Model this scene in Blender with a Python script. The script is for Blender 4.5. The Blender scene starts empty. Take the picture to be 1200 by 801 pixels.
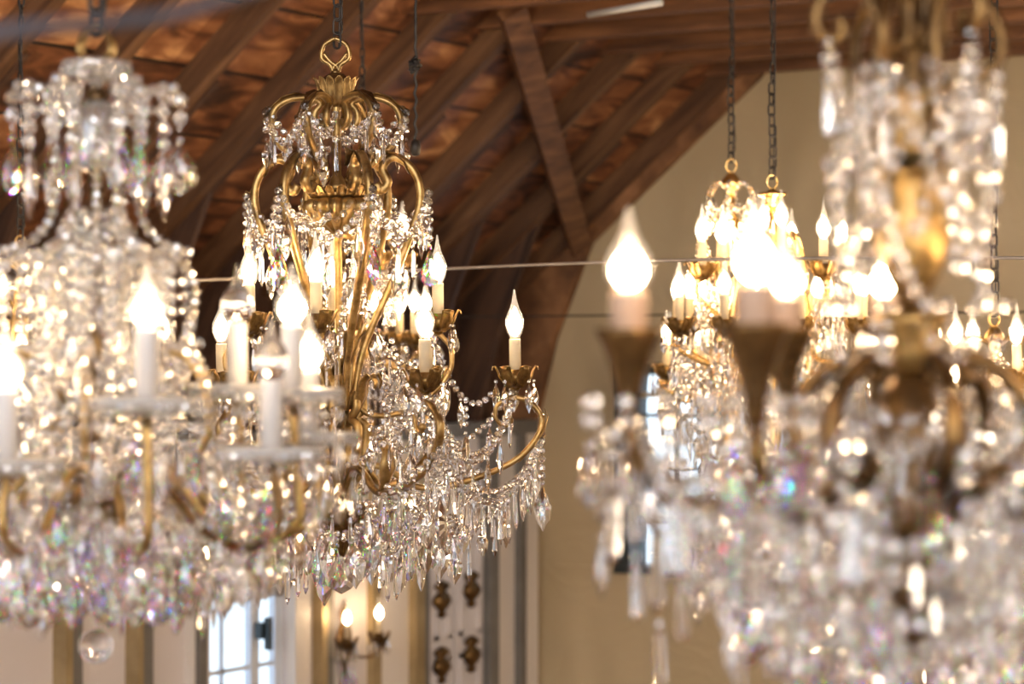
import bpy, math, random
import numpy as np
from mathutils import Vector, Matrix, noise

random.seed(7)
sc = bpy.context.scene
COL = sc.collection
PI = math.pi
F = 2833.0            # focal length in pixels for a 1200 px wide frame (85 mm on 36 mm)
YAW = math.radians(32.0)
CAMZ = 3.0
HOR = 410.0
FW = Vector((-math.sin(YAW), math.cos(YAW), 0))
RT = Vector((math.cos(YAW), math.sin(YAW), 0))

# ------------------------------------------------------------------ camera
cam = bpy.data.cameras.new('camera')
camo = bpy.data.objects.new('camera', cam)
COL.objects.link(camo)
cam.lens = 85.0
cam.sensor_width = 36.0
camo.location = (0, 0, CAMZ)
camo.rotation_euler = (math.radians(90.19), 0, YAW)
cam.clip_start = 0.05
cam.clip_end = 200
cam.dof.use_dof = True
cam.dof.focus_distance = 4.32
cam.dof.aperture_fstop = 4.6
sc.camera = camo

# ------------------------------------------------------------------ world, exposure, lights
BULB = 55.0
w = bpy.data.worlds.new('world')
sc.world = w
w.use_nodes = True
nt = w.node_tree
bg = nt.nodes['Background']
tc = nt.nodes.new('ShaderNodeTexCoord')
sep = nt.nodes.new('ShaderNodeSeparateXYZ')
cr = nt.nodes.new('ShaderNodeValToRGB')
mp = nt.nodes.new('ShaderNodeMapRange')
mp.inputs['From Min'].default_value = -0.5
mp.inputs['From Max'].default_value = 0.9
nt.links.new(tc.outputs['Generated'], sep.inputs[0])
nt.links.new(sep.outputs['Z'], mp.inputs['Value'])
nt.links.new(mp.outputs[0], cr.inputs[0])
cr.color_ramp.elements[0].color = (0.55, 0.72, 1.0, 1)
cr.color_ramp.elements[1].color = (0.42, 0.62, 1.0, 1)
e = cr.color_ramp.elements.new(0.38)
e.color = (0.66, 0.84, 1.0, 1)
nt.links.new(cr.outputs[0], bg.inputs['Color'])
bg.inputs['Strength'].default_value = 1.35

al = bpy.data.lights.new('added_soft_fill', 'AREA')  # unseen soft fill added behind the camera to whiten crystals and walls
al.shape = 'RECTANGLE'
al.size = 7.0
al.size_y = 2.2
al.energy = 170.0
al.color = (0.97, 0.97, 1.0)
alo = bpy.data.objects.new('added_soft_fill', al)
COL.objects.link(alo)
alo.location = (1.5, -2.6, 4.2)
alo.rotation_euler = (math.radians(82), 0, math.radians(12))

# unseen point lights added behind and beside the camera for crystal sparkle and fill
for i, (lx, ly, lz) in enumerate([(-3.6, -1.6, 3.1), (-2.2, -2.6, 2.6), (-.8, -1.9, 3.4), (.9, -2.5, 2.7), (2.3, -1.2, 3.3), (3.8, -2.2, 2.6), (4.2, .6, 3.2),
                                  (3.2, 2.4, 2.5), (4.3, 4.2, 3.0), (3.0, 6.2, 2.4), (-4.4, .4, 2.5), (1.6, 7.2, 2.3), (-1.5, 7.0, 3.3), (-.5, 6.0, 2.5), (.6, 4.6, 3.5)]):
    pl = bpy.data.lights.new('added_sparkle_light', 'POINT'); pl.energy = 17.0; pl.color = (1.0, .80, .58); pl.shadow_soft_size = .12
    po = bpy.data.objects.new('added_sparkle_light', pl); COL.objects.link(po); po.location = (lx, ly, lz)

sc.view_settings.view_transform = 'Standard'
sc.view_settings.look = 'None'
sc.view_settings.gamma = 1.0
sc.view_settings.use_curve_mapping = False
sc.view_settings.exposure = 0.9
cy = sc.cycles
cy.max_bounces = 18
cy.transmission_bounces = 16
cy.transparent_max_bounces = 24
cy.glossy_bounces = 6
cy.diffuse_bounces = 3
cy.sample_clamp_indirect = 30.0
cy.sample_clamp_direct = 0.0
cy.caustics_reflective = True
cy.caustics_refractive = True
cy.blur_glossy = 0.3
cy.use_denoising = True
cy.use_adaptive_sampling = True
cy.adaptive_threshold = 0.015


# ------------------------------------------------------------------ helpers
class MB:
    """collects verts and polygons, then links them as one mesh"""
    def __init__(s):
        s.v = []; s.l = []; s.n = []; s.off = 0

    def raw(s, v, loops, sizes):
        v = np.asarray(v, dtype=np.float32).reshape(-1, 3)
        s.v.append(v)
        s.l.append(np.asarray(loops, dtype=np.int32) + s.off)
        s.n.append(np.asarray(sizes, dtype=np.int32))
        s.off += len(v)

    def add(s, v, faces):
        s.raw(v, [i for f in faces for i in f], [len(f) for f in faces])

    def stamp(s, T, pos, sc_=1.0, R=None):
        v = T[0] * sc_
        if R is not None:
            v = v @ R.T
        s.raw(v + np.asarray(pos, dtype=np.float32), T[1], T[2])

    def mb(s, o):
        for v, l, n in zip(o.v, o.l, o.n):
            pass

    def template(s):
        return (np.concatenate(s.v), np.concatenate(s.l), np.concatenate(s.n))

    def mesh(s, name, mats, smooth=False):
        me = bpy.data.meshes.new(name)
        if s.v:
            v, l, n = s.template()
            me.vertices.add(len(v)); me.vertices.foreach_set('co', v.ravel())
            me.loops.add(len(l)); me.loops.foreach_set('vertex_index', l)
            me.polygons.add(len(n))
            st = np.concatenate([[0], np.cumsum(n)[:-1]]).astype(np.int32)
            me.polygons.foreach_set('loop_start', st)
            if smooth:
                me.polygons.foreach_set('use_smooth', np.ones(len(n), dtype=bool))
            me.update(calc_edges=True)
            me.validate()
        for m in (mats if isinstance(mats, (list, tuple)) else [mats]):
            me.materials.append(m)
        if not smooth:
            try: me.shade_flat()
            except Exception: pass
        return me

    def box(s, c, sz, R=None):
        hx, hy, hz = sz[0] / 2, sz[1] / 2, sz[2] / 2
        v = np.array([(x, y, z) for x in (-hx, hx) for y in (-hy, hy) for z in (-hz, hz)])
        if R is not None: v = v @ np.asarray(R).T
        s.add(v + np.asarray(c), [(0, 1, 3, 2), (4, 6, 7, 5), (0, 4, 5, 1), (2, 3, 7, 6), (0, 2, 6, 4), (1, 5, 7, 3)])

    def box2(s, a, b):
        a = np.minimum(a, b) if False else np.asarray(a, float); b = np.asarray(b, float)
        lo = np.minimum(a, b); hi = np.maximum(a, b)
        s.box((lo + hi) / 2, hi - lo)

    def prism(s, poly, axis_lo, axis_hi):
        """polygon in XZ extruded along Y"""
        n = len(poly)
        v = [(x, axis_lo, z) for x, z in poly] + [(x, axis_hi, z) for x, z in poly]
        fs = [tuple(range(n)), tuple(range(2 * n - 1, n - 1, -1))]
        for i in range(n):
            j = (i + 1) % n
            fs.append((i, i + n, j + n, j))
        s.add(v, fs)

    def lathe(s, prof, seg=24, flute=0, fa=0.0, sx=1.0, sy=1.0, c=(0, 0, 0), bend=None, alt=0.0):
        """prof: list of (r, z); closes at the ends"""
        v = []
        m = len(prof)
        for r, z in prof:
            for k in range(seg):
                a = 2 * PI * k / seg
                rr = r
                if flute: rr = r * (1 + fa * abs(math.cos(flute * a / 2)) - fa * 0.5)
                if alt and k % 2: rr = r * (1 - alt)
                x = rr * math.cos(a) * sx; y = rr * math.sin(a) * sy
                if bend: x += bend(z)
                v.append((c[0] + x, c[1] + y, c[2] + z))
        fs = []
        for i in range(m - 1):
            for k in range(seg):
                k2 = (k + 1) % seg
                fs.append((i * seg + k, i * seg + k2, (i + 1) * seg + k2, (i + 1) * seg + k))
        fs.append(tuple(range(seg))[::-1]); fs.append(tuple((m - 1) * seg + k for k in range(seg)))
        s.add(v, fs)

    def tube(s, pts, rad, seg=8, flute=0.0, flat=1.0):
        P = [Vector(p) for p in pts]
        n = len(P)
        rads = rad if isinstance(rad, (list, tuple)) else [rad] * n
        T = []
        for i in range(n):
            a = P[max(0, i - 1)]; b = P[min(n - 1, i + 1)]
            t = (b - a)
            T.append(t.normalized() if t.length > 1e-9 else Vector((0, 0, 1)))
        up = Vector((0, 0, 1)) if abs(T[0].z) < 0.9 else Vector((1, 0, 0))
        N = (up - T[0] * up.dot(T[0])).normalized()
        v = []
        for i in range(n):
            if i:
                N = (N - T[i] * N.dot(T[i]))
                N = N.normalized() if N.length > 1e-6 else Vector((1, 0, 0))
            B = T[i].cross(N)
            for k in range(seg):
                a = 2 * PI * k / seg
                rr = rads[i] * (1 + (flute if k % 2 else 0))
                v.append(tuple(P[i] + N * math.cos(a) * rr + B * math.sin(a) * rr * flat))
        fs = []
        for i in range(n - 1):
            for k in range(seg):
                k2 = (k + 1) % seg
                fs.append((i * seg + k, i * seg + k2, (i + 1) * seg + k2, (i + 1) * seg + k))
        fs.append(tuple(range(seg))[::-1]); fs.append(tuple((n - 1) * seg + k for k in range(seg)))
        s.add(v, fs)


def smoothp(pts, n=6):
    """Catmull-Rom through the points"""
    P = [Vector(p) for p in pts]
    P = [P[0] * 2 - P[1]] + P + [P[-1] * 2 - P[-2]]
    out = []
    for i in range(1, len(P) - 2):
        for k in range(n):
            t = k / n
            a, b, c, d = P[i - 1], P[i], P[i + 1], P[i + 2]
            out.append(0.5 * ((2 * b) + (c - a) * t + (2 * a - 5 * b + 4 * c - d) * t * t + (3 * b - a - 3 * c + d) * t ** 3))
    out.append(P[-2])
    return out


def resample(pts, step):
    out = [pts[0]]; acc = 0.0
    for a, b in zip(pts[:-1], pts[1:]):
        d = (b - a).length
        if d < 1e-9: continue
        while acc + d >= step:
            t = (step - acc) / d
            a = a + (b - a) * t
            d = (b - a).length
            out.append(a.copy()); acc = 0.0
            if d < 1e-9: break
        acc += d
    return out


def link(name, me, parent=None, loc=(0, 0, 0)):
    o = bpy.data.objects.new(name, me)
    COL.objects.link(o)
    if parent: o.parent = parent
    o.location = loc
    return o


def tag(o, label=None, cat=None, group=None, kind=None):
    if label: o['label'] = label
    if cat: o['category'] = cat
    if group: o['group'] = group
    if kind: o['kind'] = kind
    return o


def at(px, py, d):
    return Vector((0, 0, CAMZ)) + FW * d + RT * ((px - 600) / F * d) + Vector((0, 0, (HOR - py) / F * d))


def wally(px, X=-5.5):
    t = (px - 600) / F
    d = FW + RT * t
    s = X / d.x
    return s * d.y, s          # Y, depth


def endx(px, Y=8.94):
    t = (px - 600) / F
    d = FW + RT * t
    s = Y / d.y
    return s * d.x, s


# ------------------------------------------------------------------ materials
def mat(name):
    m = bpy.data.materials.new(name); m.use_nodes = True
    return m, m.node_tree, m.node_tree.nodes['Principled BSDF']


def N(nt, t, **kw):
    n = nt.nodes.new(t)
    for k, v in kw.items():
        if k in n.inputs: n.inputs[k].default_value = v
        else: setattr(n, k, v)
    return n


def ramp(nt, fac, stops):
    r = nt.nodes.new('ShaderNodeValToRGB')
    el = r.color_ramp.elements
    el[0].position, el[0].color = stops[0][0], (*stops[0][1], 1)
    el[1].position, el[1].color = stops[-1][0], (*stops[-1][1], 1)
    for p, c in stops[1:-1]:
        q = el.new(p); q.color = (*c, 1)
    nt.links.new(fac, r.inputs[0])
    return r.outputs[0]


def noisy(name, c1, c2, scale=(1, 1, 1), nscale=4.0, rough=0.6, metal=0.0, bump=0.0, mid=None, spec=None, detail=6, bdist=0.01):
    m, nt, b = mat(name)
    tc = N(nt, 'ShaderNodeTexCoord'); mp = N(nt, 'ShaderNodeMapping')
    mp.inputs['Scale'].default_value = scale
    nt.links.new(tc.outputs['Object'], mp.inputs[0])
    n = N(nt, 'ShaderNodeTexNoise'); n.inputs['Scale'].default_value = nscale; n.inputs['Detail'].default_value = detail
    n.inputs['Roughness'].default_value = 0.6
    nt.links.new(mp.outputs[0], n.inputs['Vector'])
    st = [(0.3, c1), (0.7, c2)] if mid is None else [(0.3, c1), (0.5, mid), (0.7, c2)]
    nt.links.new(ramp(nt, n.outputs[0], st), b.inputs['Base Color'])
    b.inputs['Roughness'].default_value = rough
    b.inputs['Metallic'].default_value = metal
    if spec is not None: b.inputs['Specular IOR Level'].default_value = spec
    if bump:
        bp = N(nt, 'ShaderNodeBump'); bp.inputs['Strength'].default_value = bump; bp.inputs['Distance'].default_value = bdist
        nt.links.new(n.outputs[0], bp.inputs['Height']); nt.links.new(bp.outputs[0], b.inputs['Normal'])
    return m


M_BRASS = noisy('antique_brass', (0.13, 0.075, 0.028), (0.54, 0.36, 0.145), nscale=34, rough=0.36, metal=0.85, bump=0.3, mid=(0.36, 0.23, 0.082), bdist=0.002)
M_BRASSD = noisy('dark_brass', (0.05, 0.028, 0.012), (0.26, 0.15, 0.05), nscale=24, rough=0.4, metal=0.85, bump=0.25, mid=(0.13, 0.072, 0.026), bdist=0.002)
M_GOLD = noisy('bright_gilt', (0.62, 0.40, 0.13), (0.95, 0.68, 0.30), nscale=20, rough=0.25, metal=0.95, bump=0.1, bdist=0.002)
M_IRON = noisy('blackened_iron', (0.02, 0.017, 0.015), (0.07, 0.06, 0.05), nscale=30, rough=0.5, metal=0.6)
M_WIRE = noisy('dull_wire', (0.35, 0.30, 0.24), (0.55, 0.48, 0.40), nscale=20, rough=0.5, metal=0.4)
M_CABLE = noisy('cable_rubber', (0.05, 0.055, 0.07), (0.09, 0.09, 0.11), nscale=10, rough=0.6)
M_CANDLE = noisy('ivory_candle_sleeve', (0.62, 0.52, 0.34), (0.74, 0.64, 0.45), nscale=12, rough=0.5, bump=0.1)
M_CANDLEW = noisy('white_candle_sleeve', (0.52, 0.51, 0.51), (0.60, 0.59, 0.58), nscale=12, rough=0.45)
M_CANDLEP = noisy('pinkish_candle_sleeve', (0.40, 0.27, 0.19), (0.48, 0.34, 0.25), nscale=12, rough=0.5)
M_WOOD = noisy('rafter_wood', (0.085, 0.036, 0.016), (0.42, 0.20, 0.085), scale=(2.5, 9, 2.5), nscale=2.2, rough=0.6, bump=0.3, mid=(0.22, 0.10, 0.04), bdist=0.004)
M_WOOD2 = noisy('collar_wood', (0.07, 0.03, 0.014), (0.34, 0.155, 0.065), scale=(0.8, 9, 9), nscale=2.5, rough=0.6, bump=0.3, mid=(0.17, 0.075, 0.032), bdist=0.004)


def wood(name, c1, mid, c2, axis, ang):
    m, nt, b = mat(name)
    tc = N(nt, 'ShaderNodeTexCoord'); vr = N(nt, 'ShaderNodeVectorRotate'); vr.rotation_type = 'AXIS_ANGLE'
    vr.inputs['Axis'].default_value = axis; vr.inputs['Angle'].default_value = ang
    nt.links.new(tc.outputs['Object'], vr.inputs['Vector'])
    mp = N(nt, 'ShaderNodeMapping'); mp.inputs['Scale'].default_value = (0.9, 9, 9)
    nt.links.new(vr.outputs[0], mp.inputs[0])
    n = N(nt, 'ShaderNodeTexNoise'); n.inputs['Scale'].default_value = 2.4; n.inputs['Detail'].default_value = 7; n.inputs['Distortion'].default_value = .6
    nt.links.new(mp.outputs[0], n.inputs['Vector'])
    nt.links.new(ramp(nt, n.outputs[0], [(0.3, c1), (0.5, mid), (0.72, c2)]), b.inputs['Base Color'])
    b.inputs['Roughness'].default_value = 0.6
    bp = N(nt, 'ShaderNodeBump'); bp.inputs['Strength'].default_value = 0.3; bp.inputs['Distance'].default_value = 0.004
    nt.links.new(n.outputs[0], bp.inputs['Height']); nt.links.new(bp.outputs[0], b.inputs['Normal'])
    return m


M_WOODR = wood('rafter_wood_grain', (0.055, 0.024, 0.010), (0.125, 0.058, 0.024), (0.23, 0.115, 0.05), (0, 1, 0), math.atan(.833))
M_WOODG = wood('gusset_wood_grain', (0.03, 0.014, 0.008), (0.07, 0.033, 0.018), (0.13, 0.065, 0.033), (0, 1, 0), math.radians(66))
M_WOODB = wood('brace_wood_grain', (0.07, 0.03, 0.014), (0.16, 0.07, 0.03), (0.27, 0.13, 0.055), (0, 0, 1), math.radians(-67))


def deck_mat():
    m, nt, b = mat('roof_board_wood')
    tc = N(nt, 'ShaderNodeTexCoord')
    mp = N(nt, 'ShaderNodeMapping'); mp.inputs['Scale'].default_value = (6.0, 2.4, 6.0)
    nt.links.new(tc.outputs['Object'], mp.inputs[0])
    n = N(nt, 'ShaderNodeTexNoise'); n.inputs['Scale'].default_value = 1.7; n.inputs['Detail'].default_value = 8; n.inputs['Distortion'].default_value = 1.2
    nt.links.new(mp.outputs[0], n.inputs['Vector'])
    # boards: id from position along the slope
    sp = N(nt, 'ShaderNodeSeparateXYZ'); nt.links.new(tc.outputs['Object'], sp.inputs[0])
    mu = N(nt, 'ShaderNodeMath', operation='MULTIPLY'); mu.inputs[1].default_value = 5.4
    nt.links.new(sp.outputs['Z'], mu.inputs[0])
    fl = N(nt, 'ShaderNodeMath', operation='FLOOR'); nt.links.new(mu.outputs[0], fl.inputs[0])
    fr = N(nt, 'ShaderNodeMath', operation='FRACT'); nt.links.new(mu.outputs[0], fr.inputs[0])
    yy = N(nt, 'ShaderNodeMath', operation='MULTIPLY'); yy.inputs[1].default_value = 0.7
    nt.links.new(sp.outputs['Y'], yy.inputs[0])
    ad = N(nt, 'ShaderNodeMath', operation='ADD'); nt.links.new(yy.outputs[0], ad.inputs[0])
    m3 = N(nt, 'ShaderNodeMath', operation='MULTIPLY'); m3.inputs[1].default_value = 0.377
    nt.links.new(fl.outputs[0], m3.inputs[0]); nt.links.new(m3.outputs[0], ad.inputs[1])
    fy = N(nt, 'ShaderNodeMath', operation='FLOOR'); nt.links.new(ad.outputs[0], fy.inputs[0])
    cb = N(nt, 'ShaderNodeCombineXYZ'); nt.links.new(fl.outputs[0], cb.inputs[0]); nt.links.new(fy.outputs[0], cb.inputs[1])
    wn = N(nt, 'ShaderNodeTexWhiteNoise'); wn.noise_dimensions = '3D'; nt.links.new(cb.outputs[0], wn.inputs['Vector'])
    mx = N(nt, 'ShaderNodeMath', operation='MULTIPLY_ADD'); mx.inputs[1].default_value = 0.30; mx.inputs[2].default_value = -0.15
    nt.links.new(wn.outputs['Value'], mx.inputs[0])
    a2 = N(nt, 'ShaderNodeMath', operation='ADD'); nt.links.new(n.outputs[0], a2.inputs[0]); nt.links.new(mx.outputs[0], a2.inputs[1])
    col = ramp(nt, a2.outputs[0], [(0.30, (0.045, 0.018, 0.009)), (0.45, (0.15, 0.055, 0.022)), (0.57, (0.27, 0.105, 0.042)), (0.66, (0.40, 0.18, 0.075)), (0.78, (0.70, 0.38, 0.17))])
    gap = N(nt, 'ShaderNodeMath', operation='GREATER_THAN'); gap.inputs[1].default_value = 0.05; nt.links.new(fr.outputs[0], gap.inputs[0])
    mixc = N(nt, 'ShaderNodeMix', data_type='RGBA'); nt.links.new(gap.outputs[0], mixc.inputs[0])
    mixc.inputs[6].default_value = (0.02, 0.01, 0.006, 1); nt.links.new(col, mixc.inputs[7])
    nt.links.new(mixc.outputs[2], b.inputs['Base Color'])
    b.inputs['Roughness'].default_value = 0.55
    bp = N(nt, 'ShaderNodeBump'); bp.inputs['Strength'].default_value = 0.4; bp.inputs['Distance'].default_value = 0.01
    nt.links.new(n.outputs[0], bp.inputs['Height']); nt.links.new(bp.outputs[0], b.inputs['Normal'])
    return m


M_DECK = deck_mat()


def plaster_mat():
    m, nt, b = mat('embossed_beige_panelling')
    tc = N(nt, 'ShaderNodeTexCoord')
    n1 = N(nt, 'ShaderNodeTexNoise'); n1.inputs['Scale'].default_value = 3.5; n1.inputs['Detail'].default_value = 3; n1.inputs['Distortion'].default_value = 2.5
    nt.links.new(tc.outputs['Object'], n1.inputs['Vector'])
    n2 = N(nt, 'ShaderNodeTexNoise'); n2.inputs['Scale'].default_value = 1.1
    nt.links.new(tc.outputs['Object'], n2.inputs['Vector'])
    col = ramp(nt, n2.outputs[0], [(0.3, (0.50, 0.385, 0.22)), (0.7, (0.62, 0.49, 0.30))])
    nt.links.new(col, b.inputs['Base Color'])
    wv = N(nt, 'ShaderNodeTexWave'); wv.inputs['Scale'].default_value = 0.9; wv.inputs['Distortion'].default_value = 9; wv.inputs['Detail'].default_value = 2
    nt.links.new(tc.outputs['Object'], wv.inputs['Vector'])
    ad = N(nt, 'ShaderNodeMath', operation='ADD'); nt.links.new(n1.outputs[0], ad.inputs[0]); nt.links.new(wv.outputs['Fac'], ad.inputs[1])
    bp = N(nt, 'ShaderNodeBump'); bp.inputs['Strength'].default_value = 0.4; bp.inputs['Distance'].default_value = 0.02
    nt.links.new(ad.outputs[0], bp.inputs['Height']); nt.links.new(bp.outputs[0], b.inputs['Normal'])
    b.inputs['Roughness'].default_value = 0.6
    return m


M_END = plaster_mat()
M_PANEL = noisy('painted_panel', (0.66, 0.62, 0.62), (0.74, 0.70, 0.70), nscale=1.5, rough=0.5)
M_PANEL2 = noisy('painted_panel_cream', (0.74, 0.68, 0.62), (0.80, 0.75, 0.69), nscale=1.5, rough=0.5)
M_TRIMG = noisy('gilded_trim', (0.30, 0.22, 0.11), (0.50, 0.39, 0.22), nscale=6, rough=0.5, metal=0.4)
M_TRIMD = noisy('grey_trim', (0.14, 0.13, 0.12), (0.22, 0.21, 0.19), nscale=5, rough=0.6)
M_DARK = noisy('dark_window_frame', (0.010, 0.018, 0.022), (0.02, 0.035, 0.04), nscale=5, rough=0.4)
M_WFRAME = noisy('white_window_frame', (0.62, 0.68, 0.78), (0.70, 0.76, 0.85), nscale=5, rough=0.4)
M_FLOOR = noisy('floor_boards', (0.14, 0.08, 0.04), (0.28, 0.17, 0.09), scale=(8, 0.8, 1), nscale=2, rough=0.5)
M_WHITE = noisy('white_enamel', (0.45, 0.45, 0.43), (0.55, 0.55, 0.53), nscale=5, rough=0.4)


def glass(name, ior=1.6, col=(1, 1, 1), disp=0.0, clear=0.0, rough=0.0, gl=0.0, milk=0.0):
    m, nt, b = mat(name)
    nt.nodes.remove(b)
    out = [n for n in nt.nodes if n.type == 'OUTPUT_MATERIAL'][0]
    if disp:
        prev = None
        for c, di in (((1, 0, 0), -disp), ((0, 1, 0), 0), ((0, 0, 1), disp)):
            g = N(nt, 'ShaderNodeBsdfGlass'); g.inputs['Color'].default_value = (c[0] * col[0], c[1] * col[1], c[2] * col[2], 1)
            g.inputs['IOR'].default_value = ior + di; g.inputs['Roughness'].default_value = rough
            if prev is None: prev = g.outputs[0]
            else:
                a = N(nt, 'ShaderNodeAddShader'); nt.links.new(prev, a.inputs[0]); nt.links.new(g.outputs[0], a.inputs[1]); prev = a.outputs[0]
    else:
        g = N(nt, 'ShaderNodeBsdfGlass'); g.inputs['Color'].default_value = (*col, 1)
        g.inputs['IOR'].default_value = ior; g.inputs['Roughness'].default_value = rough
        prev = g.outputs[0]
    if milk:
        t = N(nt, 'ShaderNodeBsdfDiffuse'); t.inputs['Color'].default_value = (.86, .84, .80, 1); mx = N(nt, 'ShaderNodeMixShader'); mx.inputs[0].default_value = milk
        nt.links.new(prev, mx.inputs[1]); nt.links.new(t.outputs[0], mx.inputs[2]); prev = mx.outputs[0]
    if gl:
        t = N(nt, 'ShaderNodeBsdfGlossy'); t.inputs['Roughness'].default_value = .13; mx = N(nt, 'ShaderNodeMixShader'); mx.inputs[0].default_value = gl
        nt.links.new(prev, mx.inputs[1]); nt.links.new(t.outputs[0], mx.inputs[2]); prev = mx.outputs[0]
    if clear:
        t = N(nt, 'ShaderNodeBsdfTransparent'); mx = N(nt, 'ShaderNodeMixShader'); mx.inputs[0].default_value = clear
        nt.links.new(prev, mx.inputs[1]); nt.links.new(t.outputs[0], mx.inputs[2]); prev = mx.outputs[0]
    nt.links.new(prev, out.inputs['Surface'])
    return m


M_CRYS = glass('cut_crystal', 1.6, clear=0.16, gl=.04)
M_CRYSD = glass('cut_crystal_dispersive', 1.6, disp=0.02, clear=0.14, gl=.04)
M_BEAD = glass('crystal_bead', 1.6, col=(1, 0.995, 0.98), clear=0.18, gl=.08)
M_MILK = glass('milky_bead', 1.55, col=(1, 0.99, 0.97), clear=0.05, gl=.38, milk=.28)


def envelope(name='bulb_glass', glow=0.0):
    m, nt, b = mat(name)
    nt.nodes.remove(b)
    out = [n for n in nt.nodes if n.type == 'OUTPUT_MATERIAL'][0]
    t = N(nt, 'ShaderNodeBsdfTransparent'); t.inputs['Color'].default_value = (0.97, 0.96, 0.94, 1)
    g = N(nt, 'ShaderNodeBsdfGlossy'); g.inputs['Roughness'].default_value = 0.03
    lw = N(nt, 'ShaderNodeLayerWeight'); lw.inputs['Blend'].default_value = 0.5
    pw = N(nt, 'ShaderNodeMath', operation='POWER'); pw.inputs[1].default_value = 4.0; nt.links.new(lw.outputs['Facing'], pw.inputs[0])
    ma = N(nt, 'ShaderNodeMath', operation='MULTIPLY_ADD'); ma.inputs[1].default_value = .6; ma.inputs[2].default_value = .04; nt.links.new(pw.outputs[0], ma.inputs[0])
    mx = N(nt, 'ShaderNodeMixShader'); nt.links.new(ma.outputs[0], mx.inputs[0])
    nt.links.new(t.outputs[0], mx.inputs[1]); nt.links.new(g.outputs[0], mx.inputs[2])
    prev = mx.outputs[0]
    if glow:
        e = N(nt, 'ShaderNodeEmission'); e.inputs['Color'].default_value = (1.0, .80, .58, 1); e.inputs['Strength'].default_value = glow
        a = N(nt, 'ShaderNodeAddShader'); nt.links.new(prev, a.inputs[0]); nt.links.new(e.outputs[0], a.inputs[1]); prev = a.outputs[0]
    nt.links.new(prev, out.inputs['Surface'])
    return m


def emis(name, col, s):
    m, nt, b = mat(name)
    nt.nodes.remove(b)
    out = [n for n in nt.nodes if n.type == 'OUTPUT_MATERIAL'][0]
    e = N(nt, 'ShaderNodeEmission'); e.inputs['Color'].default_value = (*col, 1); e.inputs['Strength'].default_value = s
    nt.links.new(e.outputs[0], out.inputs['Surface'])
    return m


M_ENV = envelope('lit_bulb_glass', .22)
M_ENVOFF = envelope('bulb_glass')
M_GLOW = emis('glowing_filament', (1.0, 0.70, 0.40), BULB)
M_PANE = envelope('window_pane_glass')

# ------------------------------------------------------------------ room
Z = lambda z: CAMZ + z
ENDY = 8.94
SP = 0.43
SL = 0.833


def struct(name, mb, m, parent=None, smooth=False):
    o = link(name, mb.mesh(name, m, smooth), parent)
    if parent is None: o['kind'] = 'structure'
    return o


b = MB(); b.box2((-6.2, -3.5, -0.1), (6.2, 9.2, 0)); struct('floor', b, M_FLOOR)
# end wall with an opening for its window
wx0, _ = endx(724); wx1, _ = endx(955)
_, s0 = endx(735)
wz1 = (HOR - 425) / F * s0; wz0 = (HOR - 671) / F * s0
b = MB()
b.box2((-6.2, ENDY + .06, 0), (wx0, ENDY + .2, 8.4)); b.box2((wx1, ENDY + .06, 0), (6.2, ENDY + .2, 8.4))
b.box2((wx0, ENDY + .06, 0), (wx1, ENDY + .2, Z(wz0))); b.box2((wx0, ENDY + .06, Z(wz1)), (wx1, ENDY + .2, 8.4))
struct('wall_end', b, M_END)
# raised seams on the end wall
k = 1
for zz in (0.36, -0.20, -0.95, -1.7):
    b = MB(); b.box2((-5.4, ENDY + .045, Z(zz)), (5.4, ENDY + .06, Z(zz) + .022)); struct('trim_%d' % k, b, M_END); k += 1
for xx in (-4.0, -2.6, -1.2):
    b = MB(); b.box2((xx, ENDY + .047, 0), (xx + .02, ENDY + .06, 6.5)); struct('trim_%d' % k, b, M_END); k += 1
# window in the end wall, dark frame
b = MB()
fw = .075
b.box2((wx0, ENDY - .03, Z(wz0)), (wx0 + fw, ENDY + .12, Z(wz1))); b.box2((wx1 - fw, ENDY - .03, Z(wz0)), (wx1, ENDY + .12, Z(wz1)))
b.box2((wx0, ENDY - .04, Z(wz0)), (wx1, ENDY + .12, Z(wz0) + .035)); b.box2((wx0, ENDY - .03, Z(wz1) - .05), (wx1, ENDY + .12, Z(wz1)))
for q in (.28, .52, .76):
    xq = wx0 + (wx1 - wx0) * q
    b.box2((xq - .008, ENDY + .03, Z(wz0)), (xq + .008, ENDY + .07, Z(wz1)))
for q in (.25, .5, .75):
    zq = Z(wz0 + (wz1 - wz0) * q); b.box2((wx0, ENDY + .03, zq - .008), (wx1, ENDY + .07, zq + .008))
wo = struct('window_1', b, M_DARK)
b = MB(); b.box2((wx0, ENDY + .045, Z(wz0)), (wx1, ENDY + .05, Z(wz1))); struct('window_pane', b, M_PANE, wo)

# roof decks
def deck(sx):
    o = .15
    p = [(0, 4.862 + .113), (-6.4, 4.862 - 6.4 * SL + .113), (-6.4, 4.862 - 6.4 * SL + .19), (0, 4.862 + .19)]
    b = MB(); b.prism([(x * sx, Z(z)) for x, z in p], -3.5, ENDY + .2)
    return b
struct('ceiling', deck(1), M_DECK)
struct('ceiling', deck(-1), M_DECK)
b = MB(); b.box2((5.5, -3.5, 0), (5.7, ENDY + .2, Z(.6))); struct('wall_right', b, M_PANEL2)

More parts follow.
